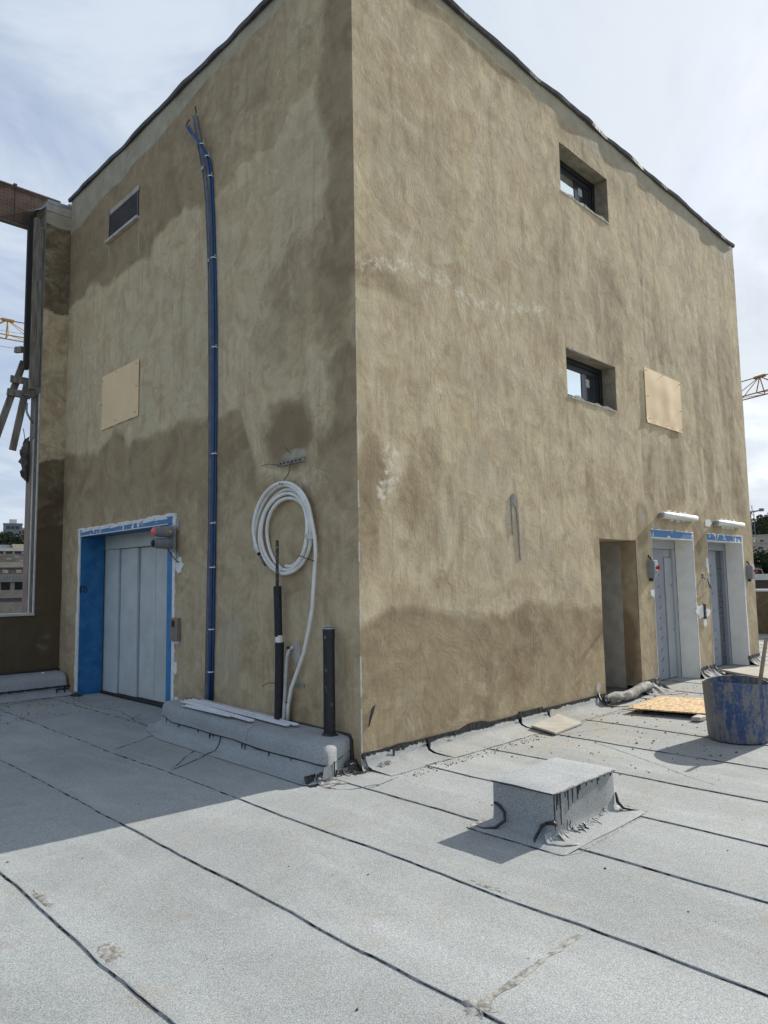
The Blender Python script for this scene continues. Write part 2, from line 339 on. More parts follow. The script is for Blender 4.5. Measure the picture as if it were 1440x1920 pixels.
# ------------------------------------------------------------------ mesh helpers
class MB:
    def __init__(s): s.v = []; s.f = []
    def add(s, vs, fs):
        o = len(s.v); s.v += [tuple(v) for v in vs]; s.f += [tuple(i+o for i in f) for f in fs]; return s
    def box(s, lo, hi, M=None, jit=0):
        vs = [Vector((x, y, z)) for z in (lo[2], hi[2]) for y in (lo[1], hi[1]) for x in (lo[0], hi[0])]
        if jit: vs = [v + Vector(((R_()-.5)*jit, (R_()-.5)*jit, (R_()-.5)*jit)) for v in vs]
        if M is not None: vs = [M @ v for v in vs]
        return s.add(vs, [(0, 2, 3, 1), (4, 5, 7, 6), (0, 1, 5, 4), (2, 6, 7, 3), (0, 4, 6, 2), (1, 3, 7, 5)])
    def bar(s, a, b, w, h, roll=0.0, jit=0):
        a = Vector(a); b = Vector(b); d = b-a; L = d.length; q = d.to_track_quat('X', 'Z').to_matrix().to_4x4()
        M = Matrix.Translation(a) @ q @ Matrix.Rotation(roll, 4, 'X')
        return s.box((0, -w/2, -h/2), (L, w/2, h/2), M, jit)
    def tube(s, pts, r, n=8, cap=True, hollow=False):
        pts = [Vector(p) for p in pts]; N = len(pts); rs = r if isinstance(r, (list, tuple)) else [r]*N
        o = len(s.v); prev = None
        for i, p in enumerate(pts):
            t = (pts[min(i+1, N-1)] - pts[max(i-1, 0)]).normalized()
            if prev is None:
                a = Vector((0, 0, 1)) if abs(t.z) < .9 else Vector((1, 0, 0)); u = t.cross(a).normalized()
            else: u = (prev - t*prev.dot(t)).normalized()
            prev = u; w = t.cross(u)
            for k in range(n):
                th = 2*math.pi*k/n; s.v.append(tuple(p + (u*math.cos(th)+w*math.sin(th))*rs[i]))
        for i in range(N-1):
            for k in range(n):
                a = o+i*n+k; b = o+i*n+(k+1) % n; s.f.append((a, b, b+n, a+n))
        if cap:
            s.f.append(tuple(o+k for k in range(n))[::-1]); s.f.append(tuple(o+(N-1)*n+k for k in range(n)))
        return s
    def prism(s, poly, fn, d0, d1):
        n = len(poly); vs = [fn(u, z, d0) for u, z in poly] + [fn(u, z, d1) for u, z in poly]
        fs = [tuple(range(n))[::-1], tuple(range(n, 2*n))] + [(i, (i+1) % n, n+(i+1) % n, n+i) for i in range(n)]
        return s.add(vs, fs)
    def lathe(s, prof, n=32, c=(0, 0, 0), axis='Z', fn=None):
        o = len(s.v); m = len(prof)
        for j, (r, h) in enumerate(prof):
            for k in range(n):
                th = 2*math.pi*k/n; p = Vector((r*math.cos(th), r*math.sin(th), h))
                if fn: p = fn(p, th, j)
                if axis == 'X': p = Vector((p.z, p.x, p.y))
                s.v.append(tuple(p + Vector(c)))
        for j in range(m-1):
            for k in range(n):
                a = o+j*n+k; b = o+j*n+(k+1) % n; s.f.append((a, b, b+n, a+n))
        return s
    def build(s, name, mat, parent=None, smooth=False, bevel=0, fix=True, angle=None):
        base = Vector(parent_world(parent)) if parent is not None else Vector((0, 0, 0))
        me = bpy.data.meshes.new(name)
        me.from_pydata([tuple(Vector(v)-base) for v in s.v], [], s.f)
        if fix:
            bm = bmesh.new(); bm.from_mesh(me); bmesh.ops.recalc_face_normals(bm, faces=bm.faces); bm.to_mesh(me); bm.free()
        if smooth:
            me.shade_smooth()
            if angle: me.set_sharp_from_angle(angle=rad(angle))
        me.materials.append(MT[mat] if isinstance(mat, str) else mat)
        o = bpy.data.objects.new(name, me); COL.objects.link(o)
        if parent is not None: o.parent = parent
        if bevel:
            b = o.modifiers.new('bevel', 'BEVEL'); b.width = bevel; b.segments = 2; b.limit_method = 'ANGLE'
        return o
def parent_world(p):
    l = Vector(p.location)
    while p.parent is not None: p = p.parent; l = l + p.location
    return l
def tag(o, label=None, cat=None, group=None, kind=None):
    if label: o['label'] = label
    if cat: o['category'] = cat
    if group: o['group'] = group
    if kind: o['kind'] = kind
    return o
def thing(name, label, cat, loc=(0, 0, 0), group=None):
    o = bpy.data.objects.new(name, None); COL.objects.link(o); o.location = loc; o.empty_display_size = .2
    return tag(o, label, cat, group)
def tree_copy(o, loc, label=None):
    def rec(a, par):
        c = a.copy(); COL.objects.link(c); c.parent = par
        for ch in a.children: rec(ch, c)
        return c
    c = rec(o, None); c.location = loc
    if label: c['label'] = label
    return c
Lw = lambda u, z, d=0: (-d, u, z)          # left wall: plane x = 0, u = y, d outwards
Rw = lambda u, z, d=0: (u, -d, z)          # right wall: plane y = 0, u = x
Sw = lambda u, z, d=0: (u, 6.86-d, z)      # side wall: plane y = 6.86

def wall_grid(name, fn, u0, u1, z0, z1, holes, res, mask, disp, parent, mat='plaster', flip=False):
    us = list(np.linspace(u0, u1, max(2, int((u1-u0)/res)+1))); zs = list(np.linspace(z0, z1, max(2, int((z1-z0)/res)+1)))
    hu = sorted({round(h, 4) for q in holes for h in q[:2] if u0 < h < u1}); hz_ = sorted({round(h, 4) for q in holes for h in q[2:] if z0 < h < z1})
    us = sorted([u for u in us if all(abs(u-h) > res*.4 for h in hu)] + hu); zs = sorted([z for z in zs if all(abs(z-h) > res*.4 for h in hz_)] + hz_)
    us = np.array(us); zs = np.array(zs); U, Z = np.meshgrid(us, zs)
    D = disp(U, Z) if disp else np.zeros_like(U); S = mask(U, Z)
    nu = len(us); P = [fn(a, b, c) for a, b, c in zip(U.ravel(), Z.ravel(), D.ravel())]
    F = []
    for j in range(len(zs)-1):
        zc = (zs[j]+zs[j+1])/2
        for i in range(nu-1):
            uc = (us[i]+us[i+1])/2
            if any(q[0] < uc < q[1] and q[2] < zc < q[3] for q in holes): continue
            a = j*nu+i; f = (a, a+1, a+nu+1, a+nu); F.append(f[::-1] if flip else f)
    me = bpy.data.meshes.new(name); me.from_pydata(P, [], F)
    at = me.color_attributes.new('stain', 'FLOAT_COLOR', 'POINT')
    cols = np.ones((len(P), 4), np.float32)
    for k in range(3): cols[:, k] = np.clip(S[k].ravel(), 0, 1)
    at.data.foreach_set('color', cols.ravel())
    me.shade_smooth(); me.materials.append(MT[mat])
    o = bpy.data.objects.new(name, me); COL.objects.link(o); o.parent = parent
    return o
def blob(U, Z, u, z, ru, rz, seed=0, soft=.5):
    n = fbm(U*2.2, Z*2.2, seed, 4)-.5
    d = np.sqrt(((U-u)/ru)**2 + ((Z-z)/rz)**2) + n*.9
    return 1-sst(d, 1-soft, 1+soft)

# ------------------------------------------------------------------ terrain and roof deck
def terrain_h(x, y):
    r = math.hypot(x-CAM.x, y-CAM.y); t = min(1, max(0, (r-130)/300)); t = t*t*(3-2*t)
    return -12 + 34*t + (mnoise.noise(Vector((x*.006, y*.006, 0)))*10*t if r > 130 else 0)
mb = MB(); na = 128; rs = [0, 40, 90, 130, 160, 190, 220, 250, 280, 310, 340, 370, 400, 430, 470, 550, 800, 1600, 4000]
for r in rs:
    for k in range(na):
        th = 2*math.pi*k/na; x = CAM.x+r*math.cos(th); y = CAM.y+r*math.sin(th)
        mb.v.append((x, y, terrain_h(x, y)))
for j in range(1, len(rs)-1):
    for k in range(na): mb.f.append((j*na+k, j*na+(k+1) % na, (j+1)*na+(k+1) % na, (j+1)*na+k))
mb.f += [(0, na+k, na+(k+1) % na) for k in range(na)]
tag(mb.build('ground', 'terrain', smooth=True), 'hilly ground rising behind the city', kind='structure')

deck = thing('roof_deck', 'flat roof covered with grey mineral membrane sheets', None); del deck['label']; tag(deck, 'flat roof covered with grey mineral felt sheets', kind='structure')
MB().box((-14, -14, -12), (16.7, 7.2, -.05)).build('roof_slab', 'conc_col', deck)
MB().box((9.95, 7.2, -12), (16.7, 14, -.05)).build('roof_slab', 'conc_col', deck)
def gz(x, y): return (mnoise.noise(Vector((x*1.1, y*.8, 0)))*.0045 + mnoise.noise(Vector((x*3.7, y*3.1, 4)))*.0018)
def wob(x, y): return mnoise.noise(Vector((y*1.1, x*2.1, 9)))*.020 + mnoise.noise(Vector((y*4.5, x*2.1, 2)))*.010 + mnoise.noise(Vector((y*14, x*2.1, 5)))*.004
seam_x = [-13.0, -12.1, -11.24, -10.4, -9.56, -8.72, -7.88, -7.04, -6.2, -5.36, -4.52, -3.68, -2.84, -2.005, -1.165, -.34, .46, 1.33, 2.25, 3.12, 4.0, 4.88, 5.76, 6.64, 7.5, 8.36, 9.2, 10.06, 10.9, 11.76, 12.6, 13.46, 14.3, 15.2, 16.0]
for i, sx in enumerate(seam_x):
    ex = (seam_x[i+1]+.06) if i+1 < len(seam_x) else 16.7
    ymax = 12.0 if sx > 9.9 else 6.9
    ys = np.arange(-13.9, ymax+.01, .12 if -4 < sx < 4 else .25); nc = 7
    mb = MB()
    for y in ys:
        x0 = sx + wob(sx, y); x1 = ex
        for c in range(nc):
            t = c/(nc-1); x = x0+(x1-x0)*t
            mb.v.append((x, y, gz(x, y) + .0075*(1-t)))
    for j in range(len(ys)-1):
        for c in range(nc-1):
            a = j*nc+c; mb.f.append((a, a+1, a+nc+1, a+nc))
    # the lapped edge has a thickness
    o0 = len(mb.v)
    for y in ys:
        x0 = sx + wob(sx, y); mb.v.append((x0, y, gz(x0, y) - .004))
    for j in range(len(ys)-1): mb.f.append((j*nc, j*nc+nc, o0+j+1, o0+j))
    mb.build('membrane_sheet', 'membrane', deck, smooth=True, fix=False, angle=40)
    if -4 < sx < 16.2:      # bitumen squeezed out along the lap
        mb = MB(); yy = np.arange(-6, ymax, .035 if sx < 4 else .1)
        for y in yy:
            x0 = sx + wob(sx, y); k = mnoise.noise(Vector((y*2.3, sx*5, 1)))+.6*mnoise.noise(Vector((y*11, sx*5, 6)))
            w = max(.0015, .0050 + k*.0085 + .012*max(0, mnoise.noise(Vector((y*17, sx*5, 14)))-.25))
            q2 = .0015+.004*max(0, mnoise.noise(Vector((y*5, sx*3, 11)))); mb.v += [(x0-w, y, gz(x0-w, y)+.0011), (x0-.0008, y, gz(x0, y)+.0016), (x0+q2, y, gz(x0, y)+.0081)]
        for j in range(len(yy)-1):
            for c in (0, 1): mb.f.append((j*3+c, j*3+c+1, j*3+4+c, j*3+3+c))
        mb.build('bitumen_seam', 'seam', deck, smooth=True, fix=False)
def floor_z(x, y):
    for i in range(len(seam_x)-1):
        if seam_x[i]-.0 <= x < seam_x[i+1]:
            t = (x-seam_x[i])/(seam_x[i+1]+.06-seam_x[i]); return gz(x, y)+.0075*(1-t)
    return gz(x, y)+.0075
def floor_ribbon(pts, w, name='bitumen_seam', mat='seam', seed=0, step=.03, par=None, lift=.003, taper=True):
    P = []
    for a, b in zip(pts[:-1], pts[1:]):
        a = Vector((*a, 0)); b = Vector((*b, 0)); n = max(2, int((b-a).length/step))
        P += [a.lerp(b, k/n) for k in range(n)]
    P.append(Vector((*pts[-1], 0))); mb = MB(); N = len(P)
    for i, p in enumerate(P):
        t = (P[min(i+1, N-1)]-P[max(i-1, 0)]).normalized(); nrm = Vector((-t.y, t.x, 0)); env = min(1, min(i, N-1-i)*.12)
        k = mnoise.noise(Vector((i*.22, seed*3.1, 0)))+3.2*mnoise.noise(Vector((i*.06, seed*3.1, 7)))*env; q = p + nrm*k*.010
        ww = max(.0015, w*(1+.75*mnoise.noise(Vector((i*.35, seed*7.7, 5)))+.4*mnoise.noise(Vector((i*1.1, seed, 8)))))
        if taper: ww *= min(1, .25+min(i, N-1-i)*.25)
        a = q-nrm*ww; b = q+nrm*ww
        mb.v += [(a.x, a.y, floor_z(a.x, a.y)+lift*.5), (q.x, q.y, floor_z(q.x, q.y)+lift*.6+.0004), (b.x, b.y, floor_z(b.x, b.y)+lift*.5)]
    for i in range(N-1):
        for c in (0, 1): mb.f.append((i*3+c, i*3+c+1, i*3+4+c, i*3+3+c))
    return mb.build(name, mat, par or deck, smooth=True)
floor_ribbon([(-1.99, -2.80), (-1.55, -2.78), (-1.17, -2.785)], .016, mat='smear', seed=1)
floor_ribbon([(.44, -.335), (.95, -.34), (1.44, -.335)], .007, seed=2)
floor_ribbon([(-.10, 2.10), (-.55, 1.75), (-1.11, 1.22)], .006, seed=3)
floor_ribbon([(-.34, 2.83), (-.75, 2.55), (-1.14, 2.33)], .006, seed=4)
floor_ribbon([(.05, -.38), (-.30, -.45), (-.36, -.43)], .008, seed=5)
floor_ribbon([(-.42, -.10), (-.55, -.16), (-.45, -.34), (-.20, -.42)], .007, seed=6)
floor_ribbon([(1.40, -.34), (2.3, -.33), (3.3, -.37), (4.0, -.42)], .005, seed=7)
floor_ribbon([(2.3, -.55), (2.9, -.75), (3.35, -.6)], .007, mat='smear', seed=8)
floor_ribbon([(.55, -1.20), (1.30, -1.30)], .006, seed=9); floor_ribbon([(1.5, -2.35), (2.1, -1.2), (2.2, -.95)], .009, mat='smear', seed=10)
floor_ribbon([(-.10, 6.1), (-.25, 5.2), (-.15, 4.3), (-.32, 3.6), (-.36, 3.15)], .0045, seed=11)
floor_ribbon([(-.22, 5.9), (-.38, 5.0), (-.42, 4.2), (-.50, 3.4), (-.50, 3.1)], .0035, seed=12, mat='smear')
floor_ribbon([(-.05, 3.95), (-.30, 3.75), (-.16, 3.5)], .005, seed=13)
floor_ribbon([(-1.2, 6.0), (-.6, 6.15), (-.1, 6.2)], .010, seed=15)
# gouged, rubbed patches beside the near laps
for cx_, cy_, a_, b_, s_ in ((-2.775, -1.40, .05, .085, 1), (-2.80, -.62, .022, .13, 2), (-1.125, -2.2, .022, .12, 3), (-1.99, -2.80, .06, .05, 5)):
    mb = MB(); ring = []; ring2 = []
    for k in range(34):
        th = 2*math.pi*k/34; rr = 1+.75*mnoise.noise(Vector((math.cos(th)*2.2, math.sin(th)*2.2, s_*5)))+.4*mnoise.noise(Vector((math.cos(th)*6, math.sin(th)*6, s_*2)))
        for q_, lst, h in ((rr, ring, .0006), (rr*.6, ring2, .0030)):
            x = cx_+a_*q_*math.cos(th); y = cy_+b_*q_*math.sin(th); lst.append((x, y, floor_z(x, y)+h+.0015*mnoise.noise(Vector((x*60, y*60, 0)))))
    mb.v = ring + ring2 + [(cx_, cy_, floor_z(cx_, cy_)+.003)]
    mb.f = [(k, (k+1) % 34, 34+(k+1) % 34, 34+k) for k in range(34)] + [(34+k, 34+(k+1) % 34, 68) for k in range(34)]
    mb.build('bitumen_smear', 'smear', deck, smooth=True)
# grit lying about
mb = MB()
def pebble(mb, x, y, r, z=None):
    z = floor_z(x, y) if z is None else z
    vs = [(x+r*(.7+.6*R_())*math.cos(t), y+r*(.7+.6*R_())*math.sin(t), z+r*.15) for t in (0, 1.25, 2.5, 3.8, 5.0)] + [(x, y, z+r*(.6+.6*R_()))]
    mb.add(vs, [(k, (k+1) % 5, 5) for k in range(5)])
for k in range(1150):
    q = R_()
    if q < .40: x, y, r = 1.2+R_()*5.3, -.22-R_()**1.5*1.9, .004+.013*R_()**3
    elif q < .60: x, y, r = -1.6+R_()*1.6, 4.6+R_()*1.7, .004+.011*R_()**2
    elif q < .90: x, y, r = .1+R_()*2.2, -.2-R_()*.3, .003+.007*R_()
    else: x, y, r = -3+R_()*7.5, -3.4+R_()*5.0, .003+.0075*R_()**3
    if x > 0 and y > -.1: continue
    pebble(mb, x, y, r)
tag(mb.build('grit', 'debris'), 'dark grit and crumbs scattered over the grey roof felt', kind='stuff')

# ------------------------------------------------------------------ the plastered building
bld = thing('rooftop_building', 'tall brown plastered lift machine house standing on the grey roof', 'building')
TOP = 7.93
def band_noise(U): return fbm(U*1.1, U*0+3.3, 21, 4)
def maskL(U, Z):
    n = (fbm(U*1.6, Z*1.6, 3, 6)-.5)*1.5; n2 = fbm(U*.7, Z*.5, 9, 4)
    ub = np.interp(U, [.0, .39, .82, 1.57, 2.22, 3.21, 3.77, 4.34, 4.79, 5.41, 5.7, 6.1, 6.41, 6.86], [6.9, 6.55, 6.35, 6.1, 6.0, 6.12, 6.12, 5.94, 5.99, 5.9, 6.12, 6.22, 6.1, 6.0])
    fade = np.interp(U, [0, 1, 2.2, 3.2, 6.9], [.48, .40, .56, .74, .85])
    R = sst(Z + n*.35, ub-.03, ub+.12)*fade*.95
    lb = np.interp(U, [0, .5, 1.5, 1.72, 1.87, 2.54, 3.42, 4.52, 5.03, 5.47, 6.79], [2.75, 2.66, 2.70, 3.10, 3.50, 3.55, 3.62, 3.48, 3.67, 3.58, 3.69])
    low = (1-sst(Z + n*.30, lb-.10, lb+.10))*np.interp(Z, [0, .6, 1.6, 2.3, 2.8, 3.6], [.58, .46, .46, .56, .70, .72])
    R = np.maximum(R, low)
    st = np.maximum.reduce([blob(U, Z, .20, 6.6, .30, 1.3, 5), blob(U, Z, .12, 5.2, .28, 1.5, 6), blob(U, Z, .33, 4.3, .30, .65, 7), blob(U, Z, .14, 3.1, .25, .9, 8), blob(U, Z, .30, 2.75, .35, .35, 9)])
    R = np.maximum(R, st*.74)
    R = np.maximum(R, blob(U, Z, 1.06, 3.06, .52, .36, 11, .3)*.95)
    R = np.maximum(R, blob(U, Z, 1.02, 4.45, .55, .60, 12, .75)*.55)
    R = np.maximum(R, blob(U, Z, 2.8, 7.1, 1.2, .6, 13)*.5)
    R = np.maximum(R, (1-sst(Z + n*.2, .35, .7))*.5*(U < 3.2))
    R = np.where((n2 > .56) & (R < .5), np.minimum(.5, R+.10), R)
    bl = np.interp(U, [0, 1.58, 2.72, 3.81, 5.11, 6.59, 6.9], [7.80, 7.72, 7.64, 7.50, 7.42, 7.33, 7.30]) + (band_noise(U)-.5)*.22
    G = sst(Z, bl-.02, bl+.03)
    lite = sst(fbm(U*.9+4, Z*.7, 31, 4), .52, .68)*sst(Z, 3.5, 4.3)*(1-sst(Z, 6.0, 6.6))*sst(U, .55, 1.0)
    G = np.maximum(G, lite*.62); G = np.maximum(G, blob(U, Z, 2.05, .95, .35, .5, 41)*.5); G = np.maximum(G, blob(U, Z, .90, 2.84, .22, .07, 43, .5)*.6)
    B = np.maximum(blob(U, Z, .70, 2.55, .40, .16, 51, .7)*.45, blob(U, Z, 1.9, 2.9, .15, .5, 52)*.25)
    return R, G, B
def maskR(U, Z):
    n = (fbm(U*1.7, Z*1.7, 63, 6)-.5)*1.3
    lb = np.interp(U, [0, .1, .57, 1.26, 2.25, 2.56, 3.34, 4.16, 10], [1.2, 1.25, 1.37, 1.24, 1.22, 1.34, 1.30, 1.21, 1.2])
    R = (1-sst(Z + n*.22, lb-.10, lb+.10))*np.interp(Z, [0, .5, 1.3], [.56, .60, .72])*(U < 4.3)
    R = np.maximum(R, blob(U, Z, .35, 4.42, .55, .18, 65)*.6)
    R = np.maximum(R, blob(U, Z, .15, 2.55, .22, .35, 66)*.8); R = np.maximum(R, blob(U, Z, .70, 2.45, .25, .40, 67)*.62)
    R = np.maximum(R, blob(U, Z, 5.86, 6.0, .05, .95, 68, .3)*.75)
    stre = fbm(U*2.6, Z*.35, 71, 4); zone = sst(U, 2.3, 3.8)*sst(Z, 2.2, 2.8)*(1-sst(Z, 5.6, 6.6))
    R = np.maximum(R, sst(stre, .44, .66)*zone*.60)
    R = np.maximum(R, sst(fbm(U*2.2, Z*.5, 73, 4), .50, .68)*sst(Z, 1.3, 1.8)*(1-sst(Z, 2.9, 3.4))*.55)
    R = np.maximum(R, sst(fbm(U*1.1, Z*.8, 75, 4), .52, .7)*sst(Z, 6.2, 7.2)*.5)
    R = np.maximum(R, np.maximum(blob(U, Z, 5.45, 2.3, .26, .42, 76, .3), blob(U, Z, 7.45, 2.25, .22, .45, 77, .3))*.72)
    R = np.maximum(R, (U > 4.2)*(1-sst(Z, 2.4, 3.2))*.42)
    bl = np.interp(U, [0, 1.53, 2.63, 3.83, 5.3, 7.14, 9.8], [7.80, 7.76, 7.66, 7.60, 7.57, 7.58, 7.57]) + (band_noise(U+9)-.5)*.26
    G = sst(Z, bl-.02, bl+.03)*.9
    R = np.maximum(R, sst(Z, bl-.28, bl-.05)*(1-sst(Z, bl-.03, bl+.02))*.5)
    G = np.maximum(G, np.maximum.reduce([blob(U, Z, 1.75, 2.75, .55, .6, 81, .9)*.42, blob(U, Z, 2.4, 1.78, .45, .5, 82, .9)*.42, blob(U, Z, 2.25, 2.95, .35, .5, 83, .9)*.36, blob(U, Z, 5.45, 2.45, .12, .14, 84)*.6]))
    line = np.interp(U, [.1, .75, 1.23, 1.85, 2.9, 3.4], [4.52, 4.68, 4.66, 4.60, 4.80, 4.85])
    B = (1-sst(np.abs(Z-line + n*.12), .02, .11))*(U < 3.1)*np.interp(U, [0, .6, 1.2, 3], [.6, 1.3, 1.0, .7])
    B = np.maximum(B, np.maximum(blob(U, Z, .42, 2.62, .12, .22, 85)*1.0, blob(U, Z, .34, 2.42, .10, .15, 86)*.9)); B = np.maximum(B, blob(U, Z, 1.9, 6.2, .15, .4, 87)*.5)
    return R, G, B
def dispW(seed, edge=None):
    def f(U, Z):
        d = (fbm(U*1.3, Z*1.3, seed, 3)-.5)*.014 + (fbm(U*6, Z*5, seed+3, 3)-.5)*.0055
        e = sst(U, .0, .25)               # the arris itself stays straight
        return d*e
    return f
holesL = [(3.44, 6.14, -1, 2.34), (4.40, 5.35, 6.66, 7.09)]
wall_grid('wall', Lw, 0, 6.86, 0.0, TOP, holesL, .03, maskL, dispW(101), bld, flip=True)
holesR = [(3.64, 4.92, 6.60, 7.275), (3.60, 4.885, 3.87, 4.505), (4.22, 5.23, -1, 2.10), (5.73, 7.17, -1, 2.165), (7.77, 9.33, -1, 2.175)]
wall_grid('wall', Rw, 0, 9.90, 0.125, TOP, holesR, .03, maskR, dispW(131), bld)
# body behind: right return, back, roof
MB().box((9.70, .012, .0), (9.895, 7.3, TOP-.02)).build('wall', 'stone_md', bld)
MB().box((0.012, 7.0, 0), (9.69, 7.3, TOP-.02)).build('wall', 'stone_md', bld)
MB().box((0.012, 0.012, TOP-.30), (9.69, 6.99, TOP-.1)).build('roof_slab', 'conc_col', bld)
# reveals behind the openings
def reveal(fn, u0, u1, z0, z1, depth, mat, bottom=True, t=.03, name='reveal', parts='ltrb'):
    out = []
    if 'l' in parts: out.append(MB().prism([(u0-t, z0), (u0, z0), (u0, z1), (u0-t, z1)], fn, -.006, -depth).build(name, mat, bld))
    if 'r' in parts: out.append(MB().prism([(u1, z0), (u1+t, z0), (u1+t, z1), (u1, z1)], fn, -.006, -depth).build(name, mat, bld))
    if 't' in parts: out.append(MB().prism([(u0-t, z1+.001), (u1+t, z1+.001), (u1+t, z1+t), (u0-t, z1+t)], fn, -.006, -depth).build(name, mat, bld))
    if 'b' in parts: out.append(MB().prism([(u0-t, z0-t), (u1+t, z0-t), (u1+t, z0-.001), (u0-t, z0-.001)], fn, -.006, -depth).build(name, mat, bld))
    return out
# ---- windows of the right wall
def window(u0, u1, z0, z1, lab):
    for o in reveal(Rw, u0, u1, z0, z1, .42, 'reveal_conc'): o['label'] = 'rough concrete window reveal'
    fr = MB(); d0, d1 = -.20, -.27; w = .07
    for a, b, c, d in ((u0, u0+w, z0, z1), (u1-w, u1, z0, z1), (u0+w, u1-w, z1-w, z1), (u0+w, u1-w, z0, z0+w)):
        fr.prism([(a, c), (b, c), (b, d), (a, d)], Rw, d0, d1)
    win = fr.build('window', 'winframe', bld, bevel=.004); win['label'] = lab
    s = MB(); w2 = .065; a0, a1, c0, c1 = u0+w+.004, u1-w-.004, z0+w+.004, z1-w-.004
    for a, b, c, d in ((a0, a0+w2, c0, c1), (a1-w2, a1, c0, c1), (a0+w2, a1-w2, c1-w2, c1), (a0+w2, a1-w2, c0, c0+w2)):
        s.prism([(a, c), (b, c), (b, d), (a, d)], Rw, -.215, -.255)
    s.build('sash', 'winframe', win, bevel=.003)
    pm = a0 + (a1-a0)*.60
    MB().prism([(a0+w2, c0+w2), (pm, c0+w2), (pm, c1-w2), (a0+w2, c1-w2)], Rw, -.235, -.243).build('pane', 'glass', win)
    MB().prism([(pm+.003, c0+w2), (a1-w2, c0+w2), (a1-w2, c1-w2), (pm+.003, c1-w2)], Rw, -.226, -.234).build('pane', 'glass_dark', win)
    MB().prism([(pm+.10, c1-w2-.17), (pm+.20, c1-w2-.17), (pm+.20, c1-w2-.06), (pm+.10, c1-w2-.06)], Rw, -.222, -.2255).build('sticker', 'sticker', win)
    MB().prism([(u0-.02, z0-.02), (u1+.02, z0-.02), (u1+.02, z1+.02), (u0-.02, z1+.02)], Rw, -.43, -.46).build('room_shade', 'dark', win)
    # chipped mortar on the sill and head
    mb = MB(); us = np.arange(u0+.005, u1-.02, .035)
    for a in us:
        h = .012+.05*max(0, mnoise.noise(Vector((a*5, z0*3, 1)))+.25) ; b = a+.036
        h2 = .012+.05*max(0, mnoise.noise(Vector((b*5, z0*3, 1)))+.25)
        mb.prism([(a, z0-.012), (b, z0-.012), (b, z0+h2), (a, z0+h)], Rw, .006+.004*R_(), -.05-.05*R_())
    mb.build('ragged_sill', 'raw_block', win)
window(3.64, 4.92, 6.60, 7.275, 'upper small black window, glass mirroring the sky'); window(3.60, 4.885, 3.87, 4.505, 'lower small black window, head edge broken')
mb = MB()
for a in np.arange(3.66, 4.2, .05): mb.prism([(a, 4.503), (a+.05, 4.503), (a+.045, 4.515+.02*R_()), (a+.01, 4.52+.022*R_())], Rw, .002+.006*R_(), -.03)
mb.build('broken_head', 'raw_block', bld)
# ---- open doorway
for o in reveal(Rw, 4.22, 5.23, 0.0, 2.10, .26, 'plaster', parts='lt'): pass
wall_grid('door_reveal', lambda u, z, d=0: (5.23+d, u, z), .006, .25, .10, 2.10, [], .03, lambda U, Z: (np.full_like(U, .55)+blob(U, Z, .20, .6, .12, .5, 91, .3)*.6, U*0, U*0), None, bld, flip=True)
mb = MB()   # unplastered inner part, with an uneven plaster edge
zs = np.linspace(.06, 2.10, 40); pl = [(.236+.02*mnoise.noise(Vector((z*3, 2, 2))), z) for z in zs]
mb.prism(pl + [(3.0, 2.10), (3.0, .06)], lambda u, z, d: (5.232+d, u, z), -.006, .05); mb.build('corridor_wall', 'raw_block', bld)
MB().box((4.1, 3.0, 0), (5.4, 3.1, 2.3)).build('corridor_wall', 'raw_block', bld)
MB().box((4.1, .265, 0), (4.215, 3.0, 2.3)).build('corridor_wall', 'raw_block', bld)
MB().box((4.216, .265, 2.101), (5.30, 3.0, 2.2)).build('corridor_ceiling', 'raw_block', bld)
MB().box((4.216, .03, 0.0), (5.225, 3.0, .06)).build('threshold', 'concrete_dark', bld)
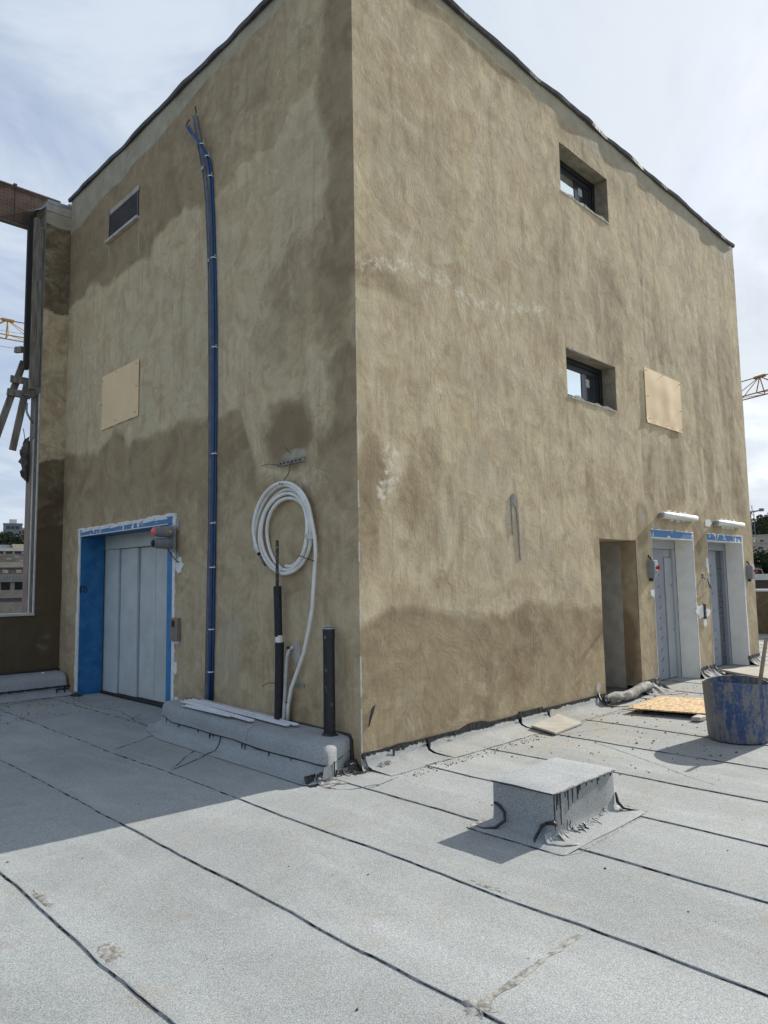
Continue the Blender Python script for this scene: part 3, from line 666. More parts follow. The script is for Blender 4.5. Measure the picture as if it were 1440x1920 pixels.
# ---- two lift openings of the right wall
def film_marks(u0, u1, z0, z1, d, n, horiz, par, mat='wire'):
    mb = MB(); random.seed(int(u0*100))
    for r in range(n):
        for c in range(3):
            zc = z0+.08+(z1-z0-.15)*(r+.5*((c % 2)))/n; uc = u0+(u1-u0)*(.2+.3*c)+(R_()-.5)*.05
            if R_() < .18: continue
            l = .035+.045*R_(); h = .011
            dz = .0 if horiz else .7*l
            mb.prism([(uc, zc), (uc+l, zc+dz), (uc+l, zc+dz+h), (uc, zc+h)], Rw, d, d-.003)
    return tag(mb.build('film_print', mat, par), kind='stuff')
def lift_right(u0, u1, ztop, lab, kind):
    o = MB().prism([(u1, .0), (u1+.05, .0), (u1+.05, ztop+.03), (u1, ztop+.03)], Rw, -.004, -.28).build('door_reveal', 'whitewash', bld); o['label'] = 'whitewashed side reveal'
    MB().prism([(u0-.05, 0), (u0, 0), (u0, ztop+.03), (u0-.05, ztop+.03)], Rw, -.006, -.28).build('door_reveal', 'whitewash', bld)
    MB().prism([(u0-.05, ztop+.001), (u1+.05, ztop+.001), (u1+.05, ztop+.08), (u0-.05, ztop+.08)], Rw, -.006, -.28).build('door_reveal', 'whitewash', bld)
    dr = MB()
    dr.prism([(u0, ztop-.14), (u1, ztop-.14), (u1, ztop+.02), (u0, ztop+.02)], Rw, -.285, -.40)
    dr.prism([(u1-.09, 0), (u1, 0), (u1, ztop-.141), (u1-.09, ztop-.141)], Rw, -.285, -.40)
    dr.prism([(u0, 0), (u0+.09, 0), (u0+.09, ztop-.141), (u0, ztop-.141)], Rw, -.285, -.40)
    door = dr.build('lift_door', 'frame_grey' if kind == 0 else 'film_grey', bld, bevel=.004); door['label'] = lab
    g = u1-.35
    MB().prism([(u0+.09, .02), (g-.012, .02), (g-.012, ztop-.145), (u0+.09, ztop-.145)], Rw, -.33, -.36).build('door_panel', 'film_grey', door)
    film_marks(u0+.12, g-.05, .05, ztop-.2, -.3265, 11, False, door)
    if kind == 0:
        MB().prism([(g+.012, .02), (u1-.092, .02), (u1-.092, ztop-.28), (g+.012, ztop-.28)], Rw, -.315, -.36).build('door_panel', 'frame_grey', door, bevel=.003)
        MB().prism([(g+.012, ztop-.275), (u1-.092, ztop-.275), (u1-.092, ztop-.145), (g+.012, ztop-.145)], Rw, -.335, -.36).build('door_panel', 'frame_grey', door)
        mb = MB()
        for z in (.75, 1.45): MB().prism([(u1-.13+.01*math.cos(t), z+.012*math.sin(t)) for t in np.linspace(0, 5.5, 8)], Rw, -.31, -.3155).build('bolt', 'wire', door)
    else:
        MB().prism([(g+.012, .02), (u1-.092, .02), (u1-.092, ztop-.145), (g+.012, ztop-.145)], Rw, -.345, -.37).build('door_panel', 'film_dark', door)
        film_marks(g+.03, u1-.14, .05, ztop-.2, -.3415, 9, True, door, 'dark')
    MB().prism([(u0, 0), (u1, 0), (u1, ztop), (u0, ztop)], Rw, -.41, -.45).build('shaft_shade', 'dark', door)
    # blue board above, daubed with filler
    MB().prism([(u0-.005, ztop+.004), (u1+.0, ztop+.004), (u1+.0, ztop+.105), (u0-.005, ztop+.105)], Rw, .012, -.02).build('blue_trim', 'blue_patchy', bld)
    mb = MB(); mb.prism([(u0-.02, ztop-.012), (u1+.01, ztop-.012), (u1+.01, ztop+.003), (u0-.02, ztop+.003)], Rw, .013, -.02)
    us = np.linspace(u0-.02, u1+.03, 44)
    top = [(u, ztop+.118+.022*mnoise.noise(Vector((u*9, ztop, 3)))) for u in us]
    mb.prism([(us[0], ztop+.104)] + top + [(us[-1], ztop+.104)], Rw, .016, -.01)
    mb.build('plaster_strip', 'white_plaster', bld)
    zs = np.linspace(.12 if kind else .05, ztop+.10, 50); mb = MB()
    w = .055 if kind else .02
    mb.prism([(u1+.001, zs[0])] + [(u1+.012+w*(.8+.5*mnoise.noise(Vector((z*7, u1, 5)))), z) for z in zs] + [(u1+.001, zs[-1])], Rw, .010, -.01); mb.build('plaster_strip', 'white_plaster', bld); mb = MB()
    mb.prism([(u0-.002-.010*(.5+mnoise.noise(Vector((z*9, u0, 5)))), z) for z in zs] + [(u0-.001, zs[-1]), (u0-.001, zs[0])], Rw, .006, -.01)
    mb.build('plaster_strip', 'white_plaster', bld)
    return door
lift_right(5.73, 7.17, 2.165, 'middle lift door in grey film beside the open doorway', 0)
lift_right(7.77, 9.33, 2.175, 'far right lift door with dark slit of black dashes', 1)
def splat(fn, u, z, ru, rz, seed, mat='white_plaster', d=.006, name='plaster_patch', par=None, n=26, rough=.55):
    pl = []
    for k in range(n):
        th = 2*math.pi*k/n; r = 1+rough*mnoise.noise(Vector((math.cos(th)*1.6, math.sin(th)*1.6, seed*4.1)))+.18*(R_()-.5)
        pl.append((u+ru*r*math.cos(th), z+rz*r*math.sin(th)))
    return MB().prism(pl, fn, d, -.012).build(name, mat, par or bld)
splat(Rw, 7.38, 1.02, .25, .12, 1, d=.012); splat(Rw, 7.47, .85, .07, .06, 2, d=.011); splat(Rw, 5.665, 1.36, .055, .055, 3, d=.010); splat(Rw, 7.715, 1.78, .05, .13, 4, d=.010); splat(Rw, 5.69, 1.72, .02, .06, 5, d=.010)
# ---- left lift door with blue boards
for o, nm in zip(reveal(Lw, 3.44, 6.14, 0.0, 2.34, .36, 'blue', parts='lrt', name='door_reveal'), 'lrt'): o['label'] = 'blue boarded reveal'
mb = MB()
mb.prism([(3.30, 2.14), (6.40, 2.14), (6.40, 2.42), (3.30, 2.42)], Lw, -.375, -.50)
mb.prism([(6.275, 0.02), (6.40, 0.02), (6.40, 2.139), (6.275, 2.139)], Lw, -.375, -.50)
mb.prism([(3.30, 0.02), (3.50, 0.02), (3.50, 2.139), (3.30, 2.139)], Lw, -.375, -.50)
ld = mb.build('lift_door', 'door_grey', bld, bevel=.004); ld['label'] = 'wide pale grey telescopic lift door in blue surround'
for a, b, d in ((5.700, 6.268, .385), (5.145, 5.680, .420), (4.665, 5.125, .455), (4.06, 4.657, .457), (3.51, 4.054, .457)):
    MB().prism([(a, .03), (b, .03), (b, 2.135), (a, 2.135)], Lw, -d, -d-.032).build('door_panel', 'door_grey', ld, bevel=.005)
    if d < .45: MB().prism([(a-.022, .03), (a+.001, .03), (a+.001, 2.133), (a-.022, 2.133)], Lw, -d-.012, -d-.034).build('door_stile', 'frame_grey', ld)
MB().prism([(3.3, .0), (6.4, .0), (6.4, 2.4), (3.3, 2.4)], Lw, -.515, -.55).build('shaft_shade', 'dark', ld)
MB().prism([(3.45, -.02), (6.13, -.02), (6.13, .026), (3.45, .026)], Lw, -.33, -.50).build('door_sill', 'dark', ld)
mb = MB()
mb.prism([(3.315, .015), (3.438, .015), (3.438, 2.338), (3.315, 2.338)], Lw, .014, -.02); mb.build('blue_trim', 'blue_light', bld)
MB().prism([(3.315, 2.342), (6.13, 2.342), (6.13, 2.432), (3.315, 2.432)], Lw, .014, -.02).build('blue_trim', 'blue_patchy', bld)
us = np.linspace(3.25, 6.22, 80)
mb = MB(); mb.prism([(us[0], 2.425)] + [(u, 2.448+.012*(u < 4)+.016*mnoise.noise(Vector((u*6, 1, 3)))+.006*mnoise.noise(Vector((u*25, 1, 3)))) for u in us] + [(us[-1], 2.425)], Lw, .018, -.01)
for k in range(8):
    u = 3.6+k*.33; mb.prism([(u-.16, 2.395+.02*R_()), (u+.18, 2.385+.02*R_()), (u+.15, 2.43), (u-.12, 2.43)], Lw, .0165, .005)
mb.prism([(3.43, 2.330), (6.14, 2.330), (6.14, 2.3405), (3.43, 2.3405)], Lw, .017, -.01)
mb.build('plaster_strip', 'white_plaster', bld)
zs = np.linspace(.06, 2.45, 90)
MB().prism([(6.142, zs[0])] + [(6.20+.03*mnoise.noise(Vector((z*4, 3, 3)))+.012*mnoise.noise(Vector((z*19, 3, 3)))+(.03 if z < 1.2 else 0), z) for z in zs] + [(6.142, zs[-1])], Lw, .012, -.01).build('plaster_strip', 'white_plaster', bld)
MB().prism([(3.314, zs[-1])] + [(3.255+.022*mnoise.noise(Vector((z*4, 7, 3)))+.010*mnoise.noise(Vector((z*19, 7, 3))), z) for z in zs[::-1]] + [(3.314, zs[0])], Lw, .012, -.01).build('plaster_strip', 'white_plaster', bld)
splat(Lw, 3.16, 1.82, .075, .085, 11, d=.010); splat(Lw, 3.22, .60, .035, .08, 12, d=.010); splat(Lw, 3.20, .22, .04, .07, 13, d=.010); splat(Lw, 3.20, .92, .05, .03, 14, d=.008)
# scrawled letters on the blue reveal
mb = MB(); J = lambda x, z: (x, 6.134, z)
for st_ in ([(.006, 1.60), (.004, 1.50)], [(.022, 1.50), (.024, 1.585), (.045, 1.605), (.062, 1.59), (.062, 1.50)], [(.112, 1.595), (.092, 1.60), (.084, 1.575), (.104, 1.55), (.110, 1.52), (.094, 1.50), (.078, 1.51)]):
    mb.tube([J(*p) for p in st_], .0055, 5)
mb.build('scrawled_letters', 'dark', bld)
# ---- corner bead, flashing, upturns
bead = []; zs = np.linspace(.13, 4.2, 120)
for a, b in zip(zs[:-1], zs[1:]):
    if mnoise.noise(Vector((a*2.2, 4, 4))) > (-.05 if a < 3.2 else .25):
        if not bead or bead[-1][1] != a: bead.append([a, b])
        else: bead[-1][1] = b
for a, b in bead: MB().box((-.0035, -.0045, a), (.006+.004*R_(), .004, b)).build('corner_bead', 'coping', bld)
def flashing(fn, u0, u1, z, name, seed):
    us = np.arange(u0, u1+.01, .06); mb = MB(); N = len(us)
    for u in us:
        w = .030*mnoise.noise(Vector((u*1.15, seed, 0)))+.012*mnoise.noise(Vector((u*4, seed, 2))); o = .035+.03*mnoise.noise(Vector((u*1.7, seed, 5)))
        for d, zz_ in ((.006, z-.055+w*.5), (o, z-.050+w), (o+.008, z-.005+w), (.0, z+.025+w), (-.25, z+.01)): mb.v.append(fn(u, zz_, d))
    for i in range(N-1):
        for k in range(4): mb.f.append((i*5+k, i*5+5+k, i*5+6+k, i*5+1+k))
    return mb.build(name, 'flash', bld, smooth=True, angle=50)
flashing(Lw, -.06, 6.9, TOP-.0, 'parapet_flashing', 3); flashing(Rw, -.06, 9.93, TOP+.0, 'parapet_flashing', 8)
# membrane upturn along the right wall
def upturn(fn, u0, u1, name, seed, h=.13, w=.33, mat='membrane'):
    us = np.arange(u0, u1+.001, .04); mb = MB(); N = len(us); prof = [(-.004, h), (.012, h-.012), (.022, h*.55), (.05, .032), (.11, .014), (.22, .0085), (w, .006)]
    m = len(prof)
    for u in us:
        k = mnoise.noise(Vector((u*3, seed, 0)))
        for j, (d, z) in enumerate(prof):
            dd = d+.008*k*(j > 1)+(.014*mnoise.noise(Vector((u*7, seed, 3))) if j == m-1 else 0)
            zz_ = z*(1+.10*k) if j < 4 else z
            x, y, _ = fn(u, 0, dd); mb.v.append(fn(u, zz_+(floor_z(x, y)*.9 if j >= 3 else 0)+(.0 if j < m-1 else -.002), dd))
    for i in range(N-1):
        for j in range(m-1): mb.f.append((i*m+j, i*m+j+1, i*m+m+j+1, i*m+m+j))
    return mb.build(name, mat, bld, smooth=True)
for a, b, s in ((.03, .82, 1), (.835, 2.30, 2), (2.315, 2.85, 3), (2.86, 4.12, 4)): upturn(Rw, a, b, 'upturn_flashing', s, .128+.012*math.sin(s*2))
mb = MB(); us = np.arange(.0, 4.16, .03)       # torn black edge under the plaster
for a in us:
    k = .5+mnoise.noise(Vector((a*3.3, 2, 7))); j2 = mnoise.noise(Vector((a*11, 2, 7)))
    t = .14+.03*max(0, k-.7); b0 = .112-.022*k-.012*j2
    if 1.30 < a < 1.72: t += .035*math.sin((a-1.30)/.42*math.pi)
    if 2.3 < a < 2.75: t += .022
    mb.prism([(a, b0), (a+.031, b0-.002), (a+.031, t), (a, t)], Rw, .013+.006*R_(), -.02)
mb.build('bitumen_edge', 'bitumen', bld)
def wall_drip(fn, u, z, l, w, par, d=.02, mat='bitumen'):
    pl = [(u-w, z), (u-w*.6, z-l*.6), (u-w*.3, z-l), (u+w*.4, z-l*.97), (u+w*.7, z-l*.5), (u+w, z)]
    return MB().prism(pl, fn, d, d-.008).build('bitumen_drip', mat, par)
for u, l, w in ((.36, .10, .012), (.83, .12, .018), (2.31, .10, .013), (2.86, .09, .007), (4.1, .11, .02), (1.2, .04, .01)): wall_drip(Rw, u, .125, l, w, bld, .034)
# crumpled flashing at the feet of the door piers
def crumple(cx_, cy_, sx_, sy_, h, seed, name='torn_flashing', mat='scrim', par=None, n=22):
    mb = MB(); random.seed(seed)
    for j in range(n):
        for i in range(n):
            u = i/(n-1); v = j/(n-1); k = mnoise.noise(Vector((u*4, v*3, seed*3.3))); fold = mnoise.noise(Vector((u*9+.6*v, v*.9, seed*9.1)))+.5*mnoise.noise(Vector((u*21, v*1.5, seed*4.7)))
            rag = .25*mnoise.noise(Vector((u*12, seed*2.0, 3)))
            z = h*(1+rag)*(1-v)**2.6 + sx_*.05*max(0, fold)*(1-v)**.7*(.4+v)
            mb.v.append((cx_+(u-.5)*sx_*(1+.35*v)+.05*sx_*k, cy_-sy_*v**1.3*(1+.3*k)-sx_*.10*fold*(1-v)**.5*min(1, v*4+.15), max(.004, z)+floor_z(cx_, cy_)))
    for j in range(n-1):
        for i in range(n-1): a = j*n+i; mb.f.append((a, a+1, a+n+1, a+n))
    return mb.build(name, mat, par or bld, smooth=True, angle=60)
crumple(5.47, -.004, .52, .24, .17, 1); crumple(7.47, -.004, .60, .26, .17, 2); crumple(9.62, -.004, .50, .28, .17, 3); crumple(5.55, -.006, .22, .34, .12, 5, mat='foil')
crumple(.06, -.01, .16, .10, .09, 4, mat='scrim'); crumple(-.06, .06, .14, .16, .08, 17, mat='bitumen'); crumple(.19, -.08, .14, .12, .045, 6, mat='scrim'); crumple(7.35, -.01, .2, .34, .14, 8, mat='foil')
for cxx in (5.47, 7.47, 9.60):
    mb = MB()
    for k in range(16):
        u = cxx-.27+k*.034; mb.prism([(u, .085+.04*R_()), (u+.035, .09+.03*R_()), (u+.03, .15+.03*R_()), (u, .14+.035*R_())], Rw, .012+.02*R_(), -.01)
    mb.build('ragged_plaster', 'concrete_dark', bld)
splat(Rw, 4.02, .22, .05, .05, 21, 'coping', .008)
# dark bitumen puddles at corners
for cx_, cy_, a_, b_, s_ in ((-.03, 3.36, .07, .05, 31), (-.03, 6.12, .06, .12, 32), (-.02, .04, .05, .05, 33)):
    mb = MB(); ring = []
    for k in range(20):
        th = 2*math.pi*k/20; rr = 1+.6*mnoise.noise(Vector((math.cos(th)*2, math.sin(th)*2, s_*5)))
        x = cx_+a_*rr*math.cos(th); y = cy_+b_*rr*math.sin(th); ring.append((x, y, .012))
    mb.v = ring+[(cx_, cy_, .05)]; mb.f = [(k, (k+1) % 20, 20) for k in range(20)]; mb.build('bitumen_smear', 'bitumen', bld, smooth=True)
# grey drip stain and dark scratch on the right wall
MB().prism([(2.29, 2.50), (2.35, 2.545), (2.40, 2.53), (2.42, 2.46), (2.43, 2.30), (2.445, 2.0), (2.44, 1.80), (2.425, 1.85), (2.415, 2.1), (2.385, 2.38), (2.335, 2.44), (2.31, 2.36), (2.315, 2.10), (2.305, 2.08), (2.295, 2.3)], Rw, .006, -.01).build('cement_dribble', 'conc_col', bld)
MB().prism([(.085, .345), (.10, .42), (.13, .50), (.165, .52), (.14, .455), (.112, .40)], Rw, .008, -.01).build('scratch', 'bitumen', bld)

# ------------------------------------------------------------------ side wall with pier (far left)
sw = thing('parapet_wall', 'dark shaded plastered parapet wall ending in a tall pier at the left', 'wall', (0, 6.86, 0))
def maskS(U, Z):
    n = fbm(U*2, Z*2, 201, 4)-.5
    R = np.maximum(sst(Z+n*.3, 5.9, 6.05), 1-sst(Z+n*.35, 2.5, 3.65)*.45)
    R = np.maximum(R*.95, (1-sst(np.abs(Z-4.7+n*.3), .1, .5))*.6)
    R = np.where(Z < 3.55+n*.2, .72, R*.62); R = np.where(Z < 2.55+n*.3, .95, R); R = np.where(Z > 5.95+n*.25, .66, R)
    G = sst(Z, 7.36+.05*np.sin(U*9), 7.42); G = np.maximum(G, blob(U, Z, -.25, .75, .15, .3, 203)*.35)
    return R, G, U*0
def put(o, par):       # walls made in world space but hung under an offset empty
    o.location = -Vector(par.location); return o
put(wall_grid('pier', Sw, -.385, 0, 1.165, 7.62, [], .03, maskS, None, sw, 'damp_shade_plaster'), sw)  # pier colour carries the shade of the corner above the damp part
put(wall_grid('wall', Sw, -10, 0, .02, 1.163, [], .06, maskS, None, sw, 'damp_shade_plaster'), sw)
MB().box((-10, 6.872, .0), (-.012, 7.12, 1.16)).build('wall_core', 'conc_col', sw)
MB().box((-.383, 6.872, 1.166), (-.012, 7.32, 7.60)).build('pier_core', 'conc_col', sw)
MB().box((-10, 6.835, 1.166), (-.387, 7.14, 1.205)).build('coping', 'coping', sw, bevel=.006)
for x0, x1, y0, y1, mt in ((-.400, -.384, 6.874, 6.92, 'coping'), (-.404, -.384, 6.925, 7.03, 'concrete_dark'), (-.41, -.384, 7.035, 7.10, 'coping'), (-.42, -.384, 7.105, 7.32, 'stone_rose')):
    zz0 = 1.207; MB().box((x0, y0, zz0), (x1, y1, 3.9 if y0 > 7 else 4.6)).build('jamb_strip', mt, sw)
mb = MB()   # ragged lump of concrete
for j in range(14):
    for i in range(12):
        th = 2*math.pi*i/12; z = 3.22+.75*j/13; r = (.075*abs(math.sin(math.pi*j/13))**.6+.004)*(1+.9*mnoise.noise(Vector((math.cos(th)*2, math.sin(th)*2, j*.8))))
        mb.v.append((-.415-abs(r)*.9+r*.6*math.cos(th), 7.22+r*1.2*math.sin(th), z))
for j in range(13):
    for i in range(12): mb.f.append((j*12+i, j*12+(i+1) % 12, j*12+12+(i+1) % 12, j*12+12+i))
mb.build('broken_concrete', 'concrete_dark', sw)
mb = MB()   # folded metal cap over the pier
mb.add([(-.37, 6.845, 7.78), (0, 6.845, 7.79), (0, 6.845, 7.74), (-.37, 6.845, 7.72), (-.37, 7.33, 7.80), (0, 7.33, 7.80)], [(0, 1, 2, 3), (0, 4, 5, 1)])
mb.add([(-.372, 6.85, 7.785), (-.372, 7.33, 7.80), (-.50, 7.25, 7.70), (-.62, 7.12, 7.60), (-.60, 6.98, 7.555), (-.46, 6.90, 7.60), (-.38, 6.86, 7.67)], [(0, 1, 2, 3, 4, 5, 6)])
ov = mb.build('pier_cap', 'galv', sw); md = ov.modifiers.new('t', 'SOLIDIFY'); md.thickness = .004
MB().box((-.384, 6.85, 7.60), (0, 7.32, 7.735)).build('pier_head', 'raw_block', sw)
kerb2 = thing('felt_kerb', 'felt covered kerb along the foot of the far left parapet', 'kerb', (-.5, 6.6, 0), 'felt covered kerbs')
def kerb_mesh(prof_fn, us, par, name, mat, smooth=True, caps=True):
    mb = MB(); m = None
    for u in us:
        pr = prof_fn(u); m = len(pr); mb.v += pr
    for i in range(len(us)-1):
        for j in range(m-1): mb.f.append((i*m+j, i*m+m+j, i*m+m+j+1, i*m+j+1))
    if caps: mb.f.append(tuple(range(m))); mb.f.append(tuple(len(mb.v)-m+j for j in range(m))[::-1])
    return mb.build(name, mat, par, smooth=smooth, angle=55)
def k2(u):
    k = mnoise.noise(Vector((u*1.4, 3, 0)))*.012
    return [(u, 6.85, .005), (u, 6.85, .14), (u, 6.435, .14+k*.3), (u, 6.425, .10), (u, 6.41, .04), (u, 6.36, .014), (u, 6.24, .008)]
kerb_mesh(k2, np.arange(-6, .001, .06), kerb2, 'kerb_body', 'membrane_dark')
def k2c(u):
    k = mnoise.noise(Vector((u*1.4, 5, 0)))*.010; lip = .128+.022*(u/1.0 if u > -1 else -1)*-.4 + .01*mnoise.noise(Vector((u*2, 4, 4)))
    return [(u, 6.85, .142), (u, 6.85, .322+k), (u, 6.60, .318+k), (u, 6.50, .295+k), (u, 6.445, .25+k), (u, 6.425, .20), (u, 6.412, lip), (u, 6.42, lip)]
kerb_mesh(k2c, np.arange(-6, -.02, .05), kerb2, 'cap_sheet', 'membrane_dark')
mb = MB()
for a in np.arange(-6, -.02, .05):
    mb.box((a, 6.405, .105+.012*R_()), (a+.05, 6.425, .135+.006*R_())); mb.box((a, 6.828, .318), (a+.05, 6.852, .345+.012*R_()))
mb.build('bitumen_edge', 'bitumen', kerb2)
mb = MB(); mb.box((-.085, 6.395, .03), (-.075, 6.42, .12)).box((-.20, 6.395, .005), (-.19, 6.42, .085)).box((-.2, 6.397, .08), (-.02, 6.42, .095)); mb.build('bitumen_drip', 'bitumen', kerb2)
splat(lambda u, z, d=0: (u, z, .326+d), -.32, 6.62, .02, .02, 5, d=.006, par=kerb2, name='plaster_crumb')
# formwork at the top left
fb = thing('formwork_beam', 'brown diamond textured formwork beam jutting left from the roof top', 'formwork', (-1, 7.35, 7.45))
x = -.01
for k, wdt in enumerate((.72, 1.2, 1.2, 1.2, 1.2)):
    MB().box((x-wdt+.008, 7.33, 7.46), (x, 7.38, 8.05)).build('formwork_panel', 'diamond', fb); x -= wdt
mb = MB(); mb.box((-5.5, 7.32, 8.052), (-.01, 7.42, 8.075)); mb.box((-.75, 7.30, 8.076), (-.70, 7.40, 8.10)); mb.build('top_rail', 'steel_dark', fb)
MB().box((-5.5, 7.325, 7.43), (-.40, 7.41, 7.458)).build('bottom_rail', 'steel_dark', fb)
def plank(a, b, w, h, label, roll=0, mat='wood', name='timber'):
    o = MB().bar(a, b, w, h, roll, .006).build(name, mat, bevel=.004); return tag(o, label, 'timber', 'shuttering timbers left on the pier')
plank((-.490, 6.97, 4.67), (-.490, 6.97, 7.46), .085, .05, 'long upright grey board, the left one of two on the pier side', rad(90))
plank((-.425, 6.93, 4.72), (-.425, 6.93, 7.32), .050, .05, 'long upright grey board, the right one of two on the pier side', rad(90))
tag(MB().bar((-.570, 7.02, 4.98), (-.570, 7.02, 7.42), .075, .07).build('steel_prop', 'dark', bevel=.005), 'black upright steel prop beside the two long grey boards', 'prop')
plank((-.71, 7.28, 4.865), (-.43, 7.24, 4.855), .05, .105, 'short crosswise timber end jutting left, middle one of three')
plank((-.645, 7.30, 5.345), (-.58, 7.16, 5.335), .05, .10, 'short crosswise timber end jutting left, topmost of three')
plank((-.735, 7.33, 4.66), (-.43, 7.20, 4.62), .07, .11, 'crosswise timber end jutting left, lowest of three')
plank((-.60, 7.05, 4.63), (-.43, 6.99, 4.60), .06, .13, 'thick dark timber stub under the upright boards', mat='steel_dark')
plank((-.86, 7.36, 3.92), (-.50, 7.36, 5.20), .05, .10, 'long slanting grey timber, outer one of the two')
plank((-.66, 7.22, 3.72), (-.47, 7.22, 4.86), .05, .10, 'shorter slanting grey timber, inner one with cut lower end')
tag(MB().tube([(-.48, 7.20, 4.50), (-.48, 7.20, 4.36), (-.46, 7.2, 4.31), (-.385, 7.2, 4.18)], .016, 7).build('steel_hook', 'galv', smooth=True), 'bent grey steel bar sticking out of the pier below the timbers', 'rebar')
tag(MB().tube([(-.52, 7.2, 4.08), (-.50, 7.2, 3.96), (-.49, 7.2, 3.88), (-.41, 7.2, 3.83)], .006, 5).build('wire', 'wire'), 'twisted wire end sticking out of the broken pier edge', 'wire')

# ------------------------------------------------------------------ front-left kerb
kerb = thing('felt_kerb', 'felt covered kerb under the white hose with rounded top', 'kerb', (-.3, 1.6, 0), 'felt covered kerbs')
def kh(u): return float(np.interp(u, [-.06, -.045, -.015, .05, 2.7, 3.0, 3.2, 3.29], [.235, .255, .268, .272, .305, .285, .20, .12]))
def kw(u): return float(np.interp(u, [-.06, -.045, -.015, .04, .5, 2.5, 3.0, 3.29], [.36, .40, .425, .435, .425, .405, .27, .10]))
def ky(u, x): return u + .19*(1-min(1, max(0, -x/.44)))*max(0, 1-(u+.06)/.5)   # the end face runs back at an angle
def endfix(P): return [(x, ky(y, x), z) for x, y, z in P]
def k1(u):
    w = kw(u); h = kh(u)*.5; n = mnoise.noise(Vector((u*1.9, 8, 0)))*.007
    return endfix([(-.002, u, .004), (-.002, u, h), (-w*.8, u, h), (-w-.012+n, u, h), (-w-.02+n, u, h*.6), (-w-.05, u, .04), (-w-.10, u, .016), (-w-.20, u, .009)])
us = np.array(sorted([-.06, -.045, -.03, -.015] + list(np.arange(0, 3.28, .045))))
kerb_mesh(k1, us, kerb, 'kerb_body', 'membrane_dark')
def k1c(u):
    w = kw(u); h = kh(u); n = mnoise.noise(Vector((u*1.5, 5, 0)))*.010; n2 = mnoise.noise(Vector((u*5, 5, 3)))*.004
    lip = h*.50 - .02*max(0, math.sin(u*2.1+.4)) + n*.8
    return endfix([(-.001, u, h*.5), (-.001, u, h+n*.3), (-w*.55, u, h+n*.5+n2), (-w*.84, u, h-.004+n*.6+n2), (-w*.95, u, h-.022+n*.5), (-w-.004+n*.5, u, h*.83), (-w-.014+n, u, h*.66), (-w-.022+n, u, lip), (-w-.006+n, u, lip)])
kerb_mesh(k1c, us[us < 1.12], kerb, 'cap_sheet', 'membrane_dark'); 
def k1d(u): return [(x-.004*(i > 1), y, z+.004*(i > 0)) for i, (x, y, z) in enumerate(k1c(u))]
kerb_mesh(k1d, us[us > 1.06], kerb, 'cap_sheet', 'membrane_dark')
mb = MB(); q = np.arange(-.05, 3.2, .03)
for a in q:
    c = k1c(a)[7]; c2 = k1c(a+.03)[7]; t = .006+.010*max(0, mnoise.noise(Vector((a*4, 1, 1)))+.2)
    mb.add([(c[0]-.003, a, c[2]+.004), (c2[0]-.003, a+.03, c2[2]+.004), (c2[0]-.001, a+.03, c2[2]-t), (c[0]-.001, a, c[2]-t), (c[0]+.02, a, c[2]-t*.5), (c2[0]+.02, a+.03, c2[2]-t*.5)], [(0, 1, 2, 3), (3, 2, 5, 4)])
mb.build('bitumen_edge', 'bitumen', kerb)
def front_drip(u, l, w):
    c = k1c(u)[7]; x = c[0]-.002; return MB().add([(x, u-w, c[2]), (x, u+w, c[2]), (x+.001-.03*l, u+w*.6, c[2]-l*.6), (x-.04*l, u+w*.2, c[2]-l), (x-.04*l, u-w*.3, c[2]-l), (x+.001, u-w*.7, c[2]-l*.5), (x+.03, u, c[2]-l*.3)], [(0, 1, 2, 3, 4, 5), (0, 6, 1), (1, 6, 2), (2, 6, 3), (3, 6, 4), (4, 6, 5), (5, 6, 0)]).build('bitumen_drip', 'bitumen', kerb)
for u, l, w in ((2.75, .05, .012), (2.35, .035, .008), (1.95, .03, .01), (1.72, .055, .014), (1.66, .03, .012), (1.15, .06, .012), (1.10, .09, .006), (.72, .04, .01), (.40, .03, .012)): front_drip(u, l, w)
mb = MB()      # vertical lap of the side sheet, running on over the floor
pts = [(-.432, 1.53, .145), (-.442, 1.53, .09), (-.462, 1.53, .045), (-.515, 1.50, .022), (-.62, 1.47, .013), (-.75, 1.38, .012), (-.95, 1.28, .011), (-1.12, 1.2, .011)]
mb.tube(pts, [.004, .004, .004, .004, .004, .003, .003, .002], 6); mb.build('bitumen_seam', 'seam', kerb)
MB().tube([(-.03, .20, .285), (-.018, .135, .275), (-.010, .115, .23), (-.010, .108, .12), (-.012, .10, .02)], [.008, .013, .015, .016, .022], 7).build('bitumen_edge', 'bitumen', kerb)
MB().tube([(-.012, y, kh(y)+.006) for y in np.arange(.17, 3.0, .1)], [.007+.004*R_() for y in np.arange(.17, 3.0, .1)], 6).build('bitumen_edge', 'bitumen', kerb)
MB().add([(-.465, -.066, .125), (-.37, -.066, .13), (-.37, -.068, .02), (-.49, -.068, .03)], [(0, 1, 2, 3)]).build('lap_sheet', 'membrane_dark', kerb)
MB().box((-.363, -.069, .03), (-.355, -.062, .15)).build('bitumen_seam', 'bitumen', kerb)
MB().tube([(-.02, ky(-.062, -.02)-.003, .150), (-.15, ky(-.062, -.15)-.003, .140), (-.30, ky(-.062, -.30)-.003, .125), (-.40, -.066, .118)], .0035, 5).build('bitumen_seam', 'seam', kerb)
crumple(-.43, -.02, .16, .16, .07, 9, par=kerb, mat='scrim'); crumple(-.54, .03, .12, .12, .06, 14, par=kerb, mat='bitumen'); crumple(-.12, .03, .14, .10, .04, 15, par=kerb, mat='scrim')
